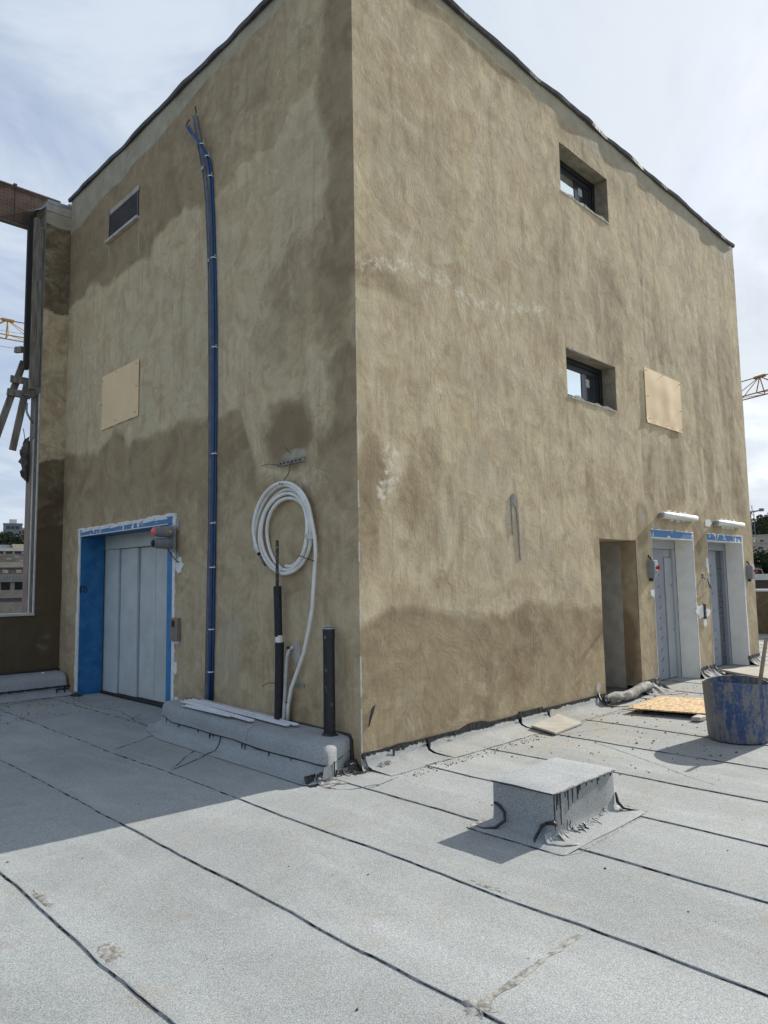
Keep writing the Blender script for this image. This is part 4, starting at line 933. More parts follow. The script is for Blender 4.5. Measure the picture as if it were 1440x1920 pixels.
for a, b, c, d in ((-.47, -.02, .05, .04), (-.33, -.07, .03, .05), (-.13, -.01, .04, .05)):
    mb = MB(); mb.tube([(a-c, b-.01, .03), (a-c*.6, b-.012, .03+d), (a+c*.4, b-.014, .035+d), (a+c, b-.012, .03)], [.006, .011, .009, .005], 6); mb.build('bitumen_drip', 'bitumen', kerb)
# white plastic strips lying on it
def strip(a, b, w, lab):
    a = Vector(a)+Vector((0, 0, .012)); b = Vector(b)+Vector((0, 0, .012)); d = (b-a).normalized(); n = Vector((-d.y, d.x, 0)); mb = MB()
    for off, z0, z1, ww in ((0, 0, .004, w), (w*.5-.003, .004, .014, .004), (-w*.5+.003, .004, .014, .004)):
        c = n*off; mb.bar(a+c+Vector((0, 0, (z0+z1)/2)), b+c+Vector((0, 0, (z0+z1)/2)), ww, z1-z0)
    return tag(mb.build('plastic_strip', 'pvc'), lab, 'strip', 'white plastic trims on the kerb')
strip((-.135, 2.62, .318), (-.135, .72, .288), .045, 'longest white plastic trim, lying nearest the wall on the kerb')
strip((-.20, 2.60, .322), (-.205, .76, .290), .045, 'long white plastic trim lying second from the wall on the kerb')
strip((-.265, 2.58, .321), (-.325, 1.16, .297), .05, 'shorter white plastic trim crossing in front of the longest two')
strip((-.335, 2.42, .302), (-.345, 1.48, .305), .05, 'white plastic trim nearest the front edge of the kerb')
strip((-.075, 2.50, .318), (-.095, 1.0, .300), .025, 'thin beige trim lying behind the white trims against the wall')['category'] = 'strip'
bpy.data.objects['plastic_strip.004'].data.materials[0] = MT['coping']

# ------------------------------------------------------------------ services on the left wall
tray = thing('cable_tray', 'upright galvanised cable tray with bent top on the left wall', 'cable tray', (0, 2.53, .33))
ctr = [(2.475, .325), (2.460, .98), (2.430, 2.16), (2.440, 4.01), (2.475, 5.30), (2.545, 6.11), (2.625, 6.55)]; ct2 = [(2.628, 6.56), (2.755, 6.98), (2.862, 7.36)]
def chan(path, name, d0=.006):
    us = []; mb = MB(); w = .024; pr = [(-w, .038), (-w, 0), (w, 0), (w, .038), (w-.004, .038), (w-.004, .004), (-w+.004, .004), (-w+.004, .038)]
    for u, z in path:
        for a, b in pr: mb.v.append(Lw(u+a, z, d0+b))
    m = 8
    for i in range(len(path)-1):
        for j in range(m): mb.f.append((i*m+j, i*m+(j+1) % m, i*m+m+(j+1) % m, i*m+m+j))
    mb.f += [tuple(range(m)), tuple(len(mb.v)-m+j for j in range(m))]
    return mb.build(name, 'galv', tray)
chan(ctr, 'tray_length'); chan(ct2, 'tray_length', .01)
for u, z in ((2.627, 6.555), (2.48, 5.35)): MB().prism([(u-.03, z-.02), (u+.03, z-.02), (u+.03, z+.02), (u-.03, z+.02)], Lw, .038, .05).build('tray_joint', 'galv', tray)
cab = thing('cable_bundle', 'bundle of blue cables tied beside the upright cable tray', 'cable', (-.05, 2.4, .33))
cp = [(2.90, 7.20), (2.80, 7.05), (2.66, 6.90), (2.58, 6.80), (2.51, 6.64), (2.465, 6.38), (2.42, 5.9), (2.39, 5.4), (2.355, 4.5), (2.345, 3.6), (2.345, 2.7), (2.365, 1.8), (2.38, 1.0), (2.395, .33)]
for k, (du, dd) in enumerate(((-.013, .018), (.013, .018), (.0, .040))):
    mb = MB(); mb.tube([Lw(u+du*(1+.3*math.sin(i*1.7+k)), z-.012*k*(i == 0), dd+(.075 if i < 4 else .02 if i < 5 else 0)) for i, (u, z) in enumerate(cp)], .0140, 8)
    mb.build('cable', 'cable_blue', cab, smooth=True)
tm = None
for u, z in ((2.56, 6.80), (2.51, 6.64), (2.465, 6.38), (2.385, 5.35), (2.352, 4.28), (2.345, 3.05), (2.355, 2.27), (2.365, 1.78), (2.378, 1.10), (2.388, .64)):
    mb = MB(); dd = .10 if z > 6.7 else .06 if z > 6.5 else .042
    mb.lathe([(.030, -.006), (.034, -.006), (.034, .006), (.030, .006)], 12, Lw(u, z, dd-.012)); mb.bar(Lw(u-.035, z, dd), Lw(u-.07, z+.012, dd+.01), .006, .006); mb.build('cable_tie', 'tie', cab)
MB().tube([Lw(2.91, 7.21, .11), Lw(2.94, 7.27, .08), Lw(2.92, 7.31, .06)], .010, 6).build('bare_end', 'copper', cab); MB().tube([Lw(2.78, 7.33, .05), Lw(2.765, 7.40, .07)], .010, 6).build('bare_end', 'copper', cab)
# vent grille
gr = thing('vent_grille', 'black slatted vent grille high on the left wall', 'vent', (0, 4.87, 6.66))
reveal(Lw, 4.40, 5.35, 6.66, 7.09, .10, 'conc_col')
MB().prism([(4.38, 6.64), (5.37, 6.64), (5.37, 7.11), (4.38, 7.11)], Lw, -.09, -.13).build('backing', 'dark', gr)
mb = MB()
for a, b, c, d in ((4.40, 4.43, 6.66, 7.09), (5.32, 5.35, 6.66, 7.09), (4.43, 5.32, 7.02, 7.09)): mb.prism([(a, c), (b, c), (b, d), (a, d)], Lw, .012, -.06)
mb.build('frame', 'winframe', gr)
MB().prism([(4.37, 7.035), (5.30, 7.035), (5.30, 7.105), (4.37, 7.105)], Lw, .018, .0125).build('top_trim', 'raw_block', gr)
for k in range(10):
    z = 6.680+.037*k; MB().add([Lw(u, z+dz, d) for u in (4.432, 5.318) for dz, d in ((.0, .006), (.004, -.02), (.010, -.02), (.010, .010))], [(0, 1, 2, 3), (4, 7, 6, 5), (0, 4, 5, 1), (1, 5, 6, 2), (2, 6, 7, 3), (3, 7, 4, 0)]).build('slat', 'slat', gr)
MB().prism([(4.37, 6.622), (5.40, 6.622), (5.40, 6.66), (4.37, 6.66)], Lw, .05, -.05).build('sill', 'coping', gr, bevel=.004)
mb = MB(); mb.prism([(4.372, 6.1), (4.380, 6.1), (4.384, 6.62), (4.372, 6.62)], Lw, .006, -.01); mb.prism([(5.34, 6.42), (5.352, 6.42), (5.356, 6.62), (5.344, 6.62)], Lw, .006, -.01); mb.build('mortar_line', 'coping', gr)
# hardboard sheets nailed on
def board(fn, u0, u1, z0, z1, lab, nails, seed, skew=0):
    t = thing('hardboard_sheet', lab, 'board', fn((u0+u1)/2, z0, .01), 'hardboard sheets nailed over wall openings')
    mb = MB(); N, Mz = 18, 14
    for d0 in (.008, .014):
        for j in range(Mz+1):
            for i in range(N+1):
                u = u0+(u1-u0)*i/N; z = z0+(z1-z0)*j/Mz + skew*(i/N)*(1-j/Mz)
                bul = .014*math.sin(math.pi*j/Mz)*math.sin(math.pi*i/N)*(.5+mnoise.noise(Vector((u*2.5, z*2.5, seed)))*1.4) + (.010*max(0, math.sin(i*1.3+seed)) if j == 0 else 0)
                mb.v.append(fn(u, z, d0+max(0, bul)))
    S = (N+1)*(Mz+1)
    for j in range(Mz):
        for i in range(N):
            a = j*(N+1)+i; mb.f.append((S+a, S+a+1, S+a+N+2, S+a+N+1)); mb.f.append((a, a+N+1, a+N+2, a+1))
    for i in range(N): mb.f.append((i, i+1, S+i+1, S+i)); b = Mz*(N+1)+i; mb.f.append((b, S+b, S+b+1, b+1))
    for j in range(Mz):
        a = j*(N+1); mb.f.append((a, S+a, S+a+N+1, a+N+1)); b = a+N; mb.f.append((b, b+N+1, S+b+N+1, S+b))
    mb.build('sheet', 'card', t, smooth=True, angle=50)
    for u, z in nails:
        MB().tube([fn(u, z, .012), fn(u+.004, z+.006, .040)], .0035, 6).build('nail', 'wire', t)
    return t
board(Lw, 4.294, 5.455, 3.842, 4.622, 'tan hardboard sheet nailed to the left wall above the lift door', [(5.43, 4.55), (4.95, 4.58), (4.33, 4.56), (4.33, 4.25), (5.44, 4.20), (4.36, 3.90), (4.95, 3.89)], 3, -.012)
board(Rw, 5.765, 7.015, 3.855, 4.69, 'tan hardboard sheet nailed to the sunlit right wall beside the lower window', [(5.80, 4.64), (6.35, 4.66), (6.96, 4.63), (5.81, 4.25), (5.84, 3.92), (6.45, 3.89), (6.96, 4.2), (6.96, 3.90)], 8)
# white hose coil
coil = thing('hose_coil', 'coil of thick white hose hung on the left wall', 'hose', (-.06, 1.05, 1.7))
loops = [(1.045, 2.118, .475, .455), (1.02, 2.105, .425, .420), (1.00, 2.095, .385, .392), (.985, 2.08, .348, .362), (.96, 2.072, .305, .318)]
mb = MB(); P = []
for k, (cy_, cz_, ra, rb) in enumerate(loops[:-1]):
    c2, z2, a2, b2 = loops[k+1]
    for s in range(48):
        t = s/48; th = rad(250)-2*math.pi*t if k == 0 else rad(250)-2*math.pi*t
        f = t; cyy = cy_+(c2-cy_)*f; czz = cz_+(z2-cz_)*f; ra_ = ra+(a2-ra)*f; rb_ = rb+(b2-rb)*f
        P.append(Lw(cyy-ra_*math.cos(th)*1.0, czz+rb_*math.sin(th), .035+.022*((k+1) % 2)+.018*math.sin(th*2+k)))
# begin at the cut end on the left, finish on the right running down as the tail
start = 0
mb.tube(P[6:], .0178, 10); mb.build('hose', 'hose', coil, smooth=True)
mb = MB()
outer = [Lw(1.045-.475*math.cos(th), 2.118+.455*math.sin(th), .072) for th in np.linspace(rad(208), rad(12), 40)]
outer = [Lw(1.42, 1.90, .075), Lw(1.475, 2.00, .075), Lw(1.505, 2.12, .075)] + [Lw(1.035-.475*math.cos(th), 2.12+.452*math.sin(th), .075) for th in np.linspace(rad(172), rad(22), 30)]
outer += [Lw(y, z, .06) for y, z in ((.555, 2.10), (.532, 2.0), (.522, 1.85), (.548, 1.654), (.578, 1.356), (.631, 1.165), (.709, .942), (.803, .774), (.900, .607), (.950, .443), (.962, .30))]
mb.tube(outer, .0180, 10); mb.build('hose', 'hose', coil, smooth=True)
mb = MB(); mb.tube([Lw(1.42, 1.90, .075), Lw(1.405, 1.885, .074)], .0175, 10); mb.build('hose_mouth', 'dark', coil)
MB().tube([Lw(1.40, 1.87, .06), Lw(1.355, 1.80, .055), Lw(1.33, 1.775, .05)], .014, 8).build('hose_tail', 'steel_dark', coil)
tp = MB(); tp.lathe([(.060, -.022), (.062, 0), (.060, .022)], 14, Lw(.60, 2.02, .05), fn=lambda p, th, j: Vector((p.x*.85, p.y*1.05, p.z))); tp.build('tape_band', 'hose_worn', coil)
MB().tube([Lw(.735, 1.845, .10), Lw(.68, 1.842, .105), Lw(.60, 1.815, .105), Lw(.52, 1.795, .085)], .005, 5).build('wire_tie', 'wire', coil)
MB().tube([Lw(1.05, 2.595, .07), Lw(1.03, 2.56, .10), Lw(.98, 2.55, .10), Lw(1.0, 2.60, .06), Lw(.955, 2.66, .04), Lw(.93, 2.78, .03)], .0045, 5).build('hanging_wire', 'wire', coil)
MB().tube([Lw(.985, .48, .045), Lw(.975, .478, .085), Lw(.93, .475, .085)], .004, 5).build('wire_tie', 'wire', coil)
# wire rail above the coil
rail = thing('slotted_rail', 'short slotted metal rail in the plaster above the hose coil', 'rail', Lw(.97, 2.77, .01))
MB().prism([(.745, 2.760), (1.18, 2.758), (1.18, 2.80), (.745, 2.805)], Lw, .012, -.01).build('rail', 'conc_col', rail)
mb = MB()
for k in range(6): mb.prism([(.80+.062*k, 2.772), (.83+.062*k, 2.772), (.83+.062*k, 2.788), (.80+.062*k, 2.788)], Lw, .0135, .005)
mb.build('slot', 'dark', rail)
mb = MB(); mb.tube([Lw(1.15, 2.77, .02), Lw(1.30, 2.80, .03), Lw(1.41, 2.79, .05)], .0035, 5); mb.tube([Lw(.95, 2.86, .02), Lw(1.02, 2.93, .04)], .0035, 5); mb.build('wire', 'wire', rail)
# insulated pipe
pip = thing('insulated_pipe', 'upright steel pipe in black foam sleeves below the hose coil', 'pipe', (-.10, 1.05, .29))
MB().tube([Lw(1.055, .30, .10), Lw(1.058, 1.0, .10), Lw(1.066, 1.60, .10), Lw(1.085, 2.01, .085)], .0155, 12).build('pipe', 'pipe_rust', pip, smooth=True, angle=40)
MB().tube([Lw(1.047, .292, .10), Lw(1.040, .60, .10), Lw(1.034, .85, .10), Lw(1.030, 1.03, .10)], [.043, .041, .042, .044], 16).build('foam_sleeve', 'foam', pip, smooth=True, angle=40)
MB().tube([Lw(1.046, 1.085, .10), Lw(1.052, 1.30, .10), Lw(1.063, 1.565, .10)], [.039, .038, .040], 16).build('foam_sleeve', 'foam', pip, smooth=True, angle=40)
MB().tube([Lw(1.036, 1.02, .10), Lw(1.042, 1.095, .10)], .036, 16).build('tape_band', 'hose', pip, smooth=True, angle=40)
MB().tube([Lw(1.10, .64, .10), Lw(1.20, .635, .12), Lw(1.26, .60, .14)], .004, 5).build('wire', 'wire', pip)
MB().add([Lw(1.082, .66, .12), Lw(1.098, .655, .11), Lw(1.094, .31, .11), Lw(1.078, .31, .12)], [(0, 1, 2, 3)]).build('foam_flap', 'foam', pip)
# short white conduit
con = thing('white_conduit', 'short white conduit standing close beside the black foam sleeve', 'conduit', (-.08, .97, .29))
MB().tube([Lw(.985, .292, .09), Lw(.972, .50, .085), Lw(.960, .76, .075), Lw(.958, .90, .065), Lw(.95, .965, .045), Lw(.93, .985, .01)], .0165, 10).build('tube', 'hose_worn', con, smooth=True, angle=40)
splat(Lw, .90, .94, .09, .10, 61, 'raw_block', .008, 'patch', con, rough=.3)
MB().tube([Lw(.952, .972, .058), Lw(.95, .99, .058)], .017, 10).build('mouth', 'dark', con)
clip = thing('clip_rail', 'small metal clip rail on the wall behind the white hose tail', 'rail', Lw(.86, .63, 0))
MB().prism([(.77, .622), (.97, .618), (.97, .645), (.77, .650)], Lw, .014, -.01).build('rail', 'galv', clip)
MB().tube([Lw(.835, .64, .03), Lw(.83, .80, .035), Lw(.825, .84, .03)], .006, 6).build('rod', 'conc_col', clip)
# black vent pipe
vp = thing('vent_pipe', 'scuffed black vent pipe standing on the kerb near the corner', 'pipe', (-.12, .28, .27))
MB().lathe([(.052, .262), (.0515, .60), (.0515, 1.10), (.0545, 1.102), (.0545, 1.185), (.053, 1.195), (.045, 1.195), (.045, .95)], 28, (-.12, .275, 0)).build('pipe', 'vent_black', vp, smooth=True, angle=35)
MB().lathe([(.0552, 1.186), (.0556, 1.194), (.051, 1.199), (.046, 1.198)], 28, (-.12, .275, 0)).build('rim', 'galv', vp, smooth=True)
MB().lathe([(.082, .272), (.066, .280), (.055, .292)], 18, (-.12, .275, 0), fn=lambda p, th, j: Vector((p.x*(1+.25*mnoise.noise(Vector((math.cos(th)*2, math.sin(th)*2, j)))), p.y*(1+.25*mnoise.noise(Vector((math.cos(th)*2, math.sin(th)*2, j+5)))), p.z))).build('collar', 'bitumen', vp, smooth=True)
# signal lamps
sg = thing('signal_lights', 'pair of round grey signal lamps, upper one with red lens, beside the blue door', 'signal light', Lw(3.24, 2.0, 0))
mb = MB()
mb.prism([(3.165, 2.24), (3.205, 2.24), (3.205, 2.37), (3.165, 2.37)], Lw, .012, -.002).prism([(3.165, 1.90), (3.205, 1.90), (3.205, 2.02), (3.165, 2.02)], Lw, .012, -.002)
mb.box((-.06, 3.17, 2.245), (-.004, 3.20, 2.252)).box((-.06, 3.17, 2.005), (-.004, 3.20, 2.012)).box((-.065, 3.17, 1.98), (-.055, 3.30, 2.30)); mb.build('bracket', 'galv', sg)
for z, red in ((2.225, True), (2.085, False)):
    h = MB(); h.lathe([(.0, .06), (.062, .06), (.068, .075), (.068, .145), (.064, .15), (.064, .16), (.062, .235), (.056, .24), (.056, .285), (.045, .287), (.043, .255), (.0, .254)], 24, (0, 0, 0), axis='X')
    h.v = [(-x, y+3.255, z0+z) for x, y, z0 in h.v]; hs = h.build('lamp_housing', 'signal_grey', sg, smooth=True, angle=30)
    l = MB(); l.lathe([(.047, .256), (.044, .292), (.03, .305), (.0, .308)], 18, axis='X'); l.v = [(-x, y+3.255, z0+z) for x, y, z0 in l.v]
    lo = l.build('lens', 'lens' if red else 'dark', hs, smooth=True)
    if red:
        lo['label'] = 'lit red lens'
        q = MB(); q.lathe([(.0, .0695), (.021, .0695), (.021, .067)], 14, axis='Z'); 
        q.v = [(-.11+x*1.0, 3.255-.0700-.0*z0+(z0-.0695), z+y) for x, y, z0 in [(a, b, c) for a, b, c in q.v]]; q.v = [(x, 3.185+.001*(i % 2), zq) for i, (x, y, zq) in enumerate(q.v)]
        q.build('sticker', 'yellow_dot', hs)
MB().tube([Lw(3.26, 2.02, .10), Lw(3.24, 1.93, .05), Lw(3.18, 1.87, .02), Lw(3.14, 1.86, .005)], .007, 6).build('cable', 'wire', sg, smooth=True)
cpn = thing('call_station', 'narrow brushed steel lift call panel right of the blue door', 'call station', Lw(3.20, .93, 0))
MB().prism([(3.115, .935), (3.29, .935), (3.29, 1.205), (3.115, 1.205)], Lw, .05, .0).build('panel', 'steel_brushed', cpn, bevel=.004)
MB().prism([(3.17, 1.10), (3.24, 1.10), (3.24, 1.175), (3.17, 1.175)], Lw, .053, .045).build('display', 'dark', cpn)
MB().prism([(3.205+.014*math.cos(t), 1.01+.014*math.sin(t)) for t in np.linspace(0, 5.7, 10)], Lw, .055, .045).build('button', 'galv', cpn)

# ------------------------------------------------------------------ services on the right wall
def batten(u0, u1, z, lab):
    t = thing('batten_light', lab, 'lamp', Rw((u0+u1)/2, z, 0), 'white batten lights over the lift doors')
    MB().box((u0+.03, -.03, z-.045), (u1-.03, .004, z+.03)).build('base', 'lampwhite', t)
    mb = MB(); pts = [Rw(u0, z, .065), Rw(u0+.02, z, .065), Rw(u1-.02, z, .065), Rw(u1, z, .065)]; mb.tube(pts, [.038, .050, .050, .038], 14); mb.build('cover', 'lampwhite', t, smooth=True, angle=50)
    mb = MB(); mb.tube([Rw(u0-.035, z, .05), Rw(u0+.005, z, .055)], [.032, .046], 12); mb.build('end_cap', 'box_grey', t)
    for k in range(7): splat(Rw, u0+.35+.1*k+.05*R_(), z+.055+.012*R_()-(.11 if k % 2 else 0), .05+.04*R_(), .02+.018*R_(), 70+k+int(u0), d=.007, par=t, name='plaster_crumb')
    return t
batten(5.99, 7.22, 2.495, 'white batten light above the middle lift door, nearer one'); b2 = batten(8.07, 9.28, 2.475, 'white batten light above the far right lift door')
splat(Rw, 7.86, 2.46, .13, .07, 80, d=.007, par=b2, name='plaster_crumb')
def switch(u, z, lab):
    t = thing('switch_box', lab, 'switch', Rw(u, z-.12, 0), 'grey isolator switch boxes')
    MB().box((u-.065, -.10, z-.125), (u+.065, .0, z+.125)).build('box', 'box_grey', t, bevel=.008)
    MB().box((u-.05, -.108, z-.03), (u+.05, -.1005, z+.10)).build('cover', 'sticker', t, bevel=.003)
    q = MB(); q.lathe([(.0, .14), (.022, .14), (.026, .10)], 12); q.v = [(x+u+.005, -c+.0, y+z+.02) for x, y, c in q.v]; q.build('knob', 'red', t)
    MB().box((u-.01, -.155, z-.01), (u+.02, -.141, z+.055)).build('handle', 'red', t)
    MB().tube([Rw(u-.02, z+.125, .04), Rw(u-.02, z+.16, .03), Rw(u-.02, z+.20, .0)], .013, 6).build('gland', 'wire', t); MB().tube([Rw(u, z-.12, .03), Rw(u, z-.17, .02)], .03, 8).build('gland', 'wire', t)
switch(5.615, 1.70, 'grey switch box with red handle left of the middle lift door'); switch(9.56, 1.645, 'grey switch box with red handle on the far right corner pier')
wb = thing('wire_bundle', 'pale wires hanging from a hole between the lift doors', 'wires', Rw(7.5, 1.4, 0))
splat(Rw, 7.50, 1.585, .06, .06, 90, d=.004, par=wb, name='hole_rim', mat='coping'); MB().box((7.455, -.0052, 1.555), (7.53, .01, 1.625)).build('hole', 'dark', wb)
for k in range(5): MB().tube([Rw(7.49, 1.58, .0), Rw(7.50+.012*k, 1.55, .05), Rw(7.50+.025*k, 1.46-.02*k, .05+.01*k), Rw(7.51+.03*k, 1.38+.025*k, .035)], .0055, 5).build('wire', 'coping' if k < 3 else 'wire', wb)
MB().tube([Rw(7.50, 1.58, .0), Rw(7.56, 1.50, .05), Rw(7.66, 1.42, .03), Rw(7.78, 1.41, .01)], .006, 5).build('wire', 'wire', wb)
sp2 = thing('call_station', 'narrow black call panel set in white filler between the lift doors', 'call station', Rw(7.47, .93, 0))
MB().box((7.43, -.028, .91), (7.51, .0, 1.15)).build('plate', 'winframe', sp2, bevel=.006); MB().box((7.455, -.031, .96), (7.485, -.027, .985)).build('button', 'galv', sp2); MB().box((7.455, -.031, 1.02), (7.485, -.027, 1.045)).build('button', 'galv', sp2)

# ------------------------------------------------------------------ felt-wrapped block on the roof
blk = thing('roof_block', 'low felt wrapped block on the open roof with black tar runs', 'plinth', (.05, -1.85, 0))
X0, X1, Y0, Y1, H = -.335, .435, -2.09, -1.63, .285
secs = [(H-.003, 0), (.18, .001), (.08, .002), (.045, .006), (.028, .017), (.019, .04), (.014, .085), (.011, .145), (.006, .17)]
def rring(off, n=9):
    x0, x1, y0, y1 = X0-off, X1+off*.7, Y0-off, Y1+off*.6; r = .018+off*.12; out = []
    for cx_, cy_, a0 in ((x1-r, y1-r, 0), (x0+r, y1-r, 90), (x0+r, y0+r, 180), (x1-r, y0+r, 270)):
        for k in range(4): th = rad(a0+30*k); out.append((cx_+r*math.cos(th), cy_+r*math.sin(th)))
    full = []
    for i in range(16):
        a = out[i]; b = out[(i+1) % 16]; m = 6 if i % 4 == 3 else 1
        for k in range(m): full.append((a[0]+(b[0]-a[0])*k/m, a[1]+(b[1]-a[1])*k/m))
    return full
mb = MB(); m = len(rring(0))
for z, off in secs:
    for i, (x, y) in enumerate(rring(off)):
        k = mnoise.noise(Vector((x*6, y*6, z*8)))*.006
        mb.v.append((x+k, y+k, z+(floor_z(x, y)*.6 if z < .03 else 0)))
for j in range(len(secs)-1):
    for i in range(m): mb.f.append((j*m+i, j*m+(i+1) % m, j*m+m+(i+1) % m, j*m+m+i))
mb.build('wrapping', 'membrane', blk, smooth=True, angle=60)
mb = MB(); N = 14
for z in (H, H+.009):
    for j in range(N+1):
        for i in range(N+1):
            x = X0-.008+(X1-X0+.016)*i/N; y = Y0-.008+(Y1-Y0+.016)*j/N; e = .010*mnoise.noise(Vector((x*7, y*7, 3)))
            if i == 0: x += e*.6
            if j == 0: y += e*.8
            mb.v.append((x, y, z+.003*mnoise.noise(Vector((x*5, y*5, 1)))-(.006 if (i in (0, N) or j in (0, N)) and z > H else 0)))
S = (N+1)**2
for j in range(N):
    for i in range(N): a = j*(N+1)+i; mb.f.append((S+a, S+a+1, S+a+N+2, S+a+N+1)); mb.f.append((a, a+N+1, a+N+2, a+1))
for i in range(N):
    for a, b in ((i, i+1), (N*(N+1)+i, N*(N+1)+i+1), (i*(N+1), (i+1)*(N+1)), (i*(N+1)+N, (i+1)*(N+1)+N)): mb.f.append((a, b, S+b, S+a))
mb.build('cap_sheet', 'membrane_lid', blk, smooth=True, angle=40)
mb = MB(); us = np.linspace(X0, X1, 40)
mb.tube([(u, Y0-.007-.004*mnoise.noise(Vector((u*9, 1, 1))), H-.002-.006*abs(mnoise.noise(Vector((u*7, 3, 1))))) for u in us], [.005+.006*max(0, mnoise.noise(Vector((u*11, 2, 2)))+.35) for u in us], 6); mb.build('tar_edge', 'smear', blk, smooth=True)
mb = MB(); vs_ = np.linspace(Y0, Y1, 24); mb.tube([(X0-.006, v, H-.006) for v in vs_], [.003+.004*max(0, mnoise.noise(Vector((v*13, 2, 2)))) for v in vs_], 5); mb.build('tar_edge', 'bitumen', blk, smooth=True)
Bk = lambda u, z, d=0: (u, Y0-d, z)
random.seed(5)
for u, l, w in ((-.325, .24, .004), (-.30, .10, .008), (-.285, .075, .012), (-.255, .20, .007), (-.262, .10, .012), (-.20, .045, .006), (-.165, .13, .005), (-.17, .07, .008), (-.11, .07, .004), (-.115, .10, .007), (-.055, .09, .006), (-.04, .06, .009), (-.02, .04, .012), (.06, .03, .008), (.13, .025, .01), (.20, .05, .008), (.22, .03, .010), (.30, .02, .01), (.38, .03, .012)):
    wall_drip(Bk, u, H-.004, l, w*.42, blk, .0062)
def foot_y(z): return Y0 - np.interp(z, [.006, .011, .014, .021, .034, .055, .09, .18], [.17, .145, .09, .045, .022, .009, .003, .001])
for u, za, zb, w in ((-.20, .10, .03, .006), (-.165, .085, .022, .008), (-.15, .05, .018, .012), (-.07, .045, .02, .012), (-.03, .04, .018, .018), (.03, .05, .02, .006), (.10, .045, .016, .010), (.17, .05, .03, .007), (.25, .07, .04, .009), (-.10, .03, .015, .01)):
    mb = MB(); zs = np.linspace(za, zb, 6)
    mb.tube([(u+.012*math.sin(i*1.3+u*30), foot_y(z)-.003, z+.003) for i, z in enumerate(zs)], [w*.2, w*.4, w*.45, w*.35, w*.3, w*.15], 5); mb.build('tar_run', 'bitumen', blk, smooth=True)
def tarloop(pts, r, mat='bitumen', name='tar_edge'): MB().tube(pts, r, 7).build(name, mat, blk, smooth=True)
tarloop([(X0-.005, Y0+.05, .10), (X0-.018, Y0+.075, .085), (X0-.040, Y0+.085, .05), (X0-.085, Y0+.085, .022), (X0-.12, Y0+.06, .015)], [.008, .011, .010, .008, .004])
tarloop([(X0-.004, Y0+.055, .10), (X0-.006, Y0-.004, .115), (X0+.012, Y0-.012, .10)], [.010, .014, .008])
tarloop([(X0-.004, Y1-.02, .145), (X0-.006, Y1-.06, .135), (X0-.012, Y1-.10, .105), (X0-.035, Y1-.12, .06), (X0-.09, Y1-.08, .02), (X0-.13, Y1-.02, .012), (X0-.12, Y1+.06, .009)], [.010, .012, .009, .011, .010, .008, .004])
tarloop([(X1+.002, Y0-.006, .13), (X1-.005, Y0-.02, .07), (X1+.012, Y0-.05, .035), (X1+.06, Y0-.09, .02), (X1+.10, Y0-.12, .014)], [.009, .012, .010, .008, .004])
tarloop([(X0-.10, Y0-.01, .018), (X0-.06, Y0-.10, .016), (X0-.0, Y0-.14, .015), (X0+.05, Y0-.15, .012)], [.005, .008, .010, .006], 'smear')
crumple(X0-.035, Y0+.012, .10, .10, .06, 22, par=blk, mat='membrane_dark'); crumple(X0+.045, Y0-.015, .06, .13, .06, 23, par=blk, mat='scrim'); crumple(X1+.05, Y0-.03, .12, .11, .025, 24, par=blk, mat='scrim'); crumple(X0-.09, Y1+.06, .14, .14, .025, 25, par=blk, mat='scrim')
floor_ribbon([(X0-.17, Y1+.09), (X0-.185, -1.85), (X0-.175, Y0-.15)], .005, seed=31, par=blk, name='tar_edge')
floor_ribbon([(X0-.17, Y0-.16), (X0-.05, Y0-.20), (.02, Y0-.19), (.16, Y0-.165), (.30, Y0-.18), (X1+.12, Y0-.165)], .006, seed=32, par=blk, mat='smear', name='tar_edge')
floor_ribbon([(X1+.13, Y0-.17), (X1+.14, -1.85), (X1+.12, Y1+.10)], .004, seed=33, par=blk, name='tar_edge')

# ------------------------------------------------------------------ loose things on the roof, right
osb = thing('strand_board', 'yellow strand board sheet lying before the doorway', 'board', (4.4, -.85, .05))
def quad_slab(pts, z0, z1): 
    mb = MB(); mb.add([(x, y, z0) for x, y in pts] + [(x, y, z1) for x, y in pts], [(0, 1, 2, 3)[::-1], (4, 5, 6, 7), (0, 1, 5, 4), (1, 2, 6, 5), (2, 3, 7, 6), (3, 0, 4, 7)]); return mb
op = [(3.77, -.50), (3.99, -1.33), (5.02, -1.06), (4.80, -.44)]
quad_slab(op, .058, .072).build('sheet', 'osb', osb)
for a, b in (((3.86, -.62), (4.82, -.58)), ((4.05, -1.22), (4.95, -.98))): MB().bar((*a, .032), (*b, .032), .05, .05).build('batten', 'steel_dark', osb)
for x, y in ((3.80, -.55), (3.84, -.75)): MB().tube([(x, y, .07), (x+.003, y, .105)], .003, 5).build('nail', 'wire', osb)
tl = MB(); tl.box((3.80, -1.34, .008), (3.98, -1.23, .052), None, .015); tag(tl.build('stone_offcut', 'stone_tile', bevel=.008), 'small pale stone offcut at the front edge of the strand board', 'stone')
oc = quad_slab([(2.27, -.18), (2.20, -.52), (2.85, -.45), (3.01, -.05)], .012, .034); 
oc.v = [(x, y, z+.02*(1 if y > -.3 else 0)) for x, y, z in oc.v]
tag(oc.build('wood_offcut', 'concrete_pale', bevel=.003), 'plaster smeared grey wooden board lying at the foot of the right wall', 'board')
sp3 = MB(); sp3.prism([(2.40, -.30), (2.55, -.22), (2.75, -.25), (2.80, -.36), (2.60, -.42), (2.42, -.40)], lambda u, z, d: (u, z, .046+.02*(z > -.3)*.5+d*.0+(.004 if d > 0 else -.004)), .0, 1.)
rollm = thing('felt_roll', 'crumpled dirty roll of felt lying across the doorway threshold', 'roll', (4.6, -.06, .05))
mb = MB(); n = 18; rr_ = []
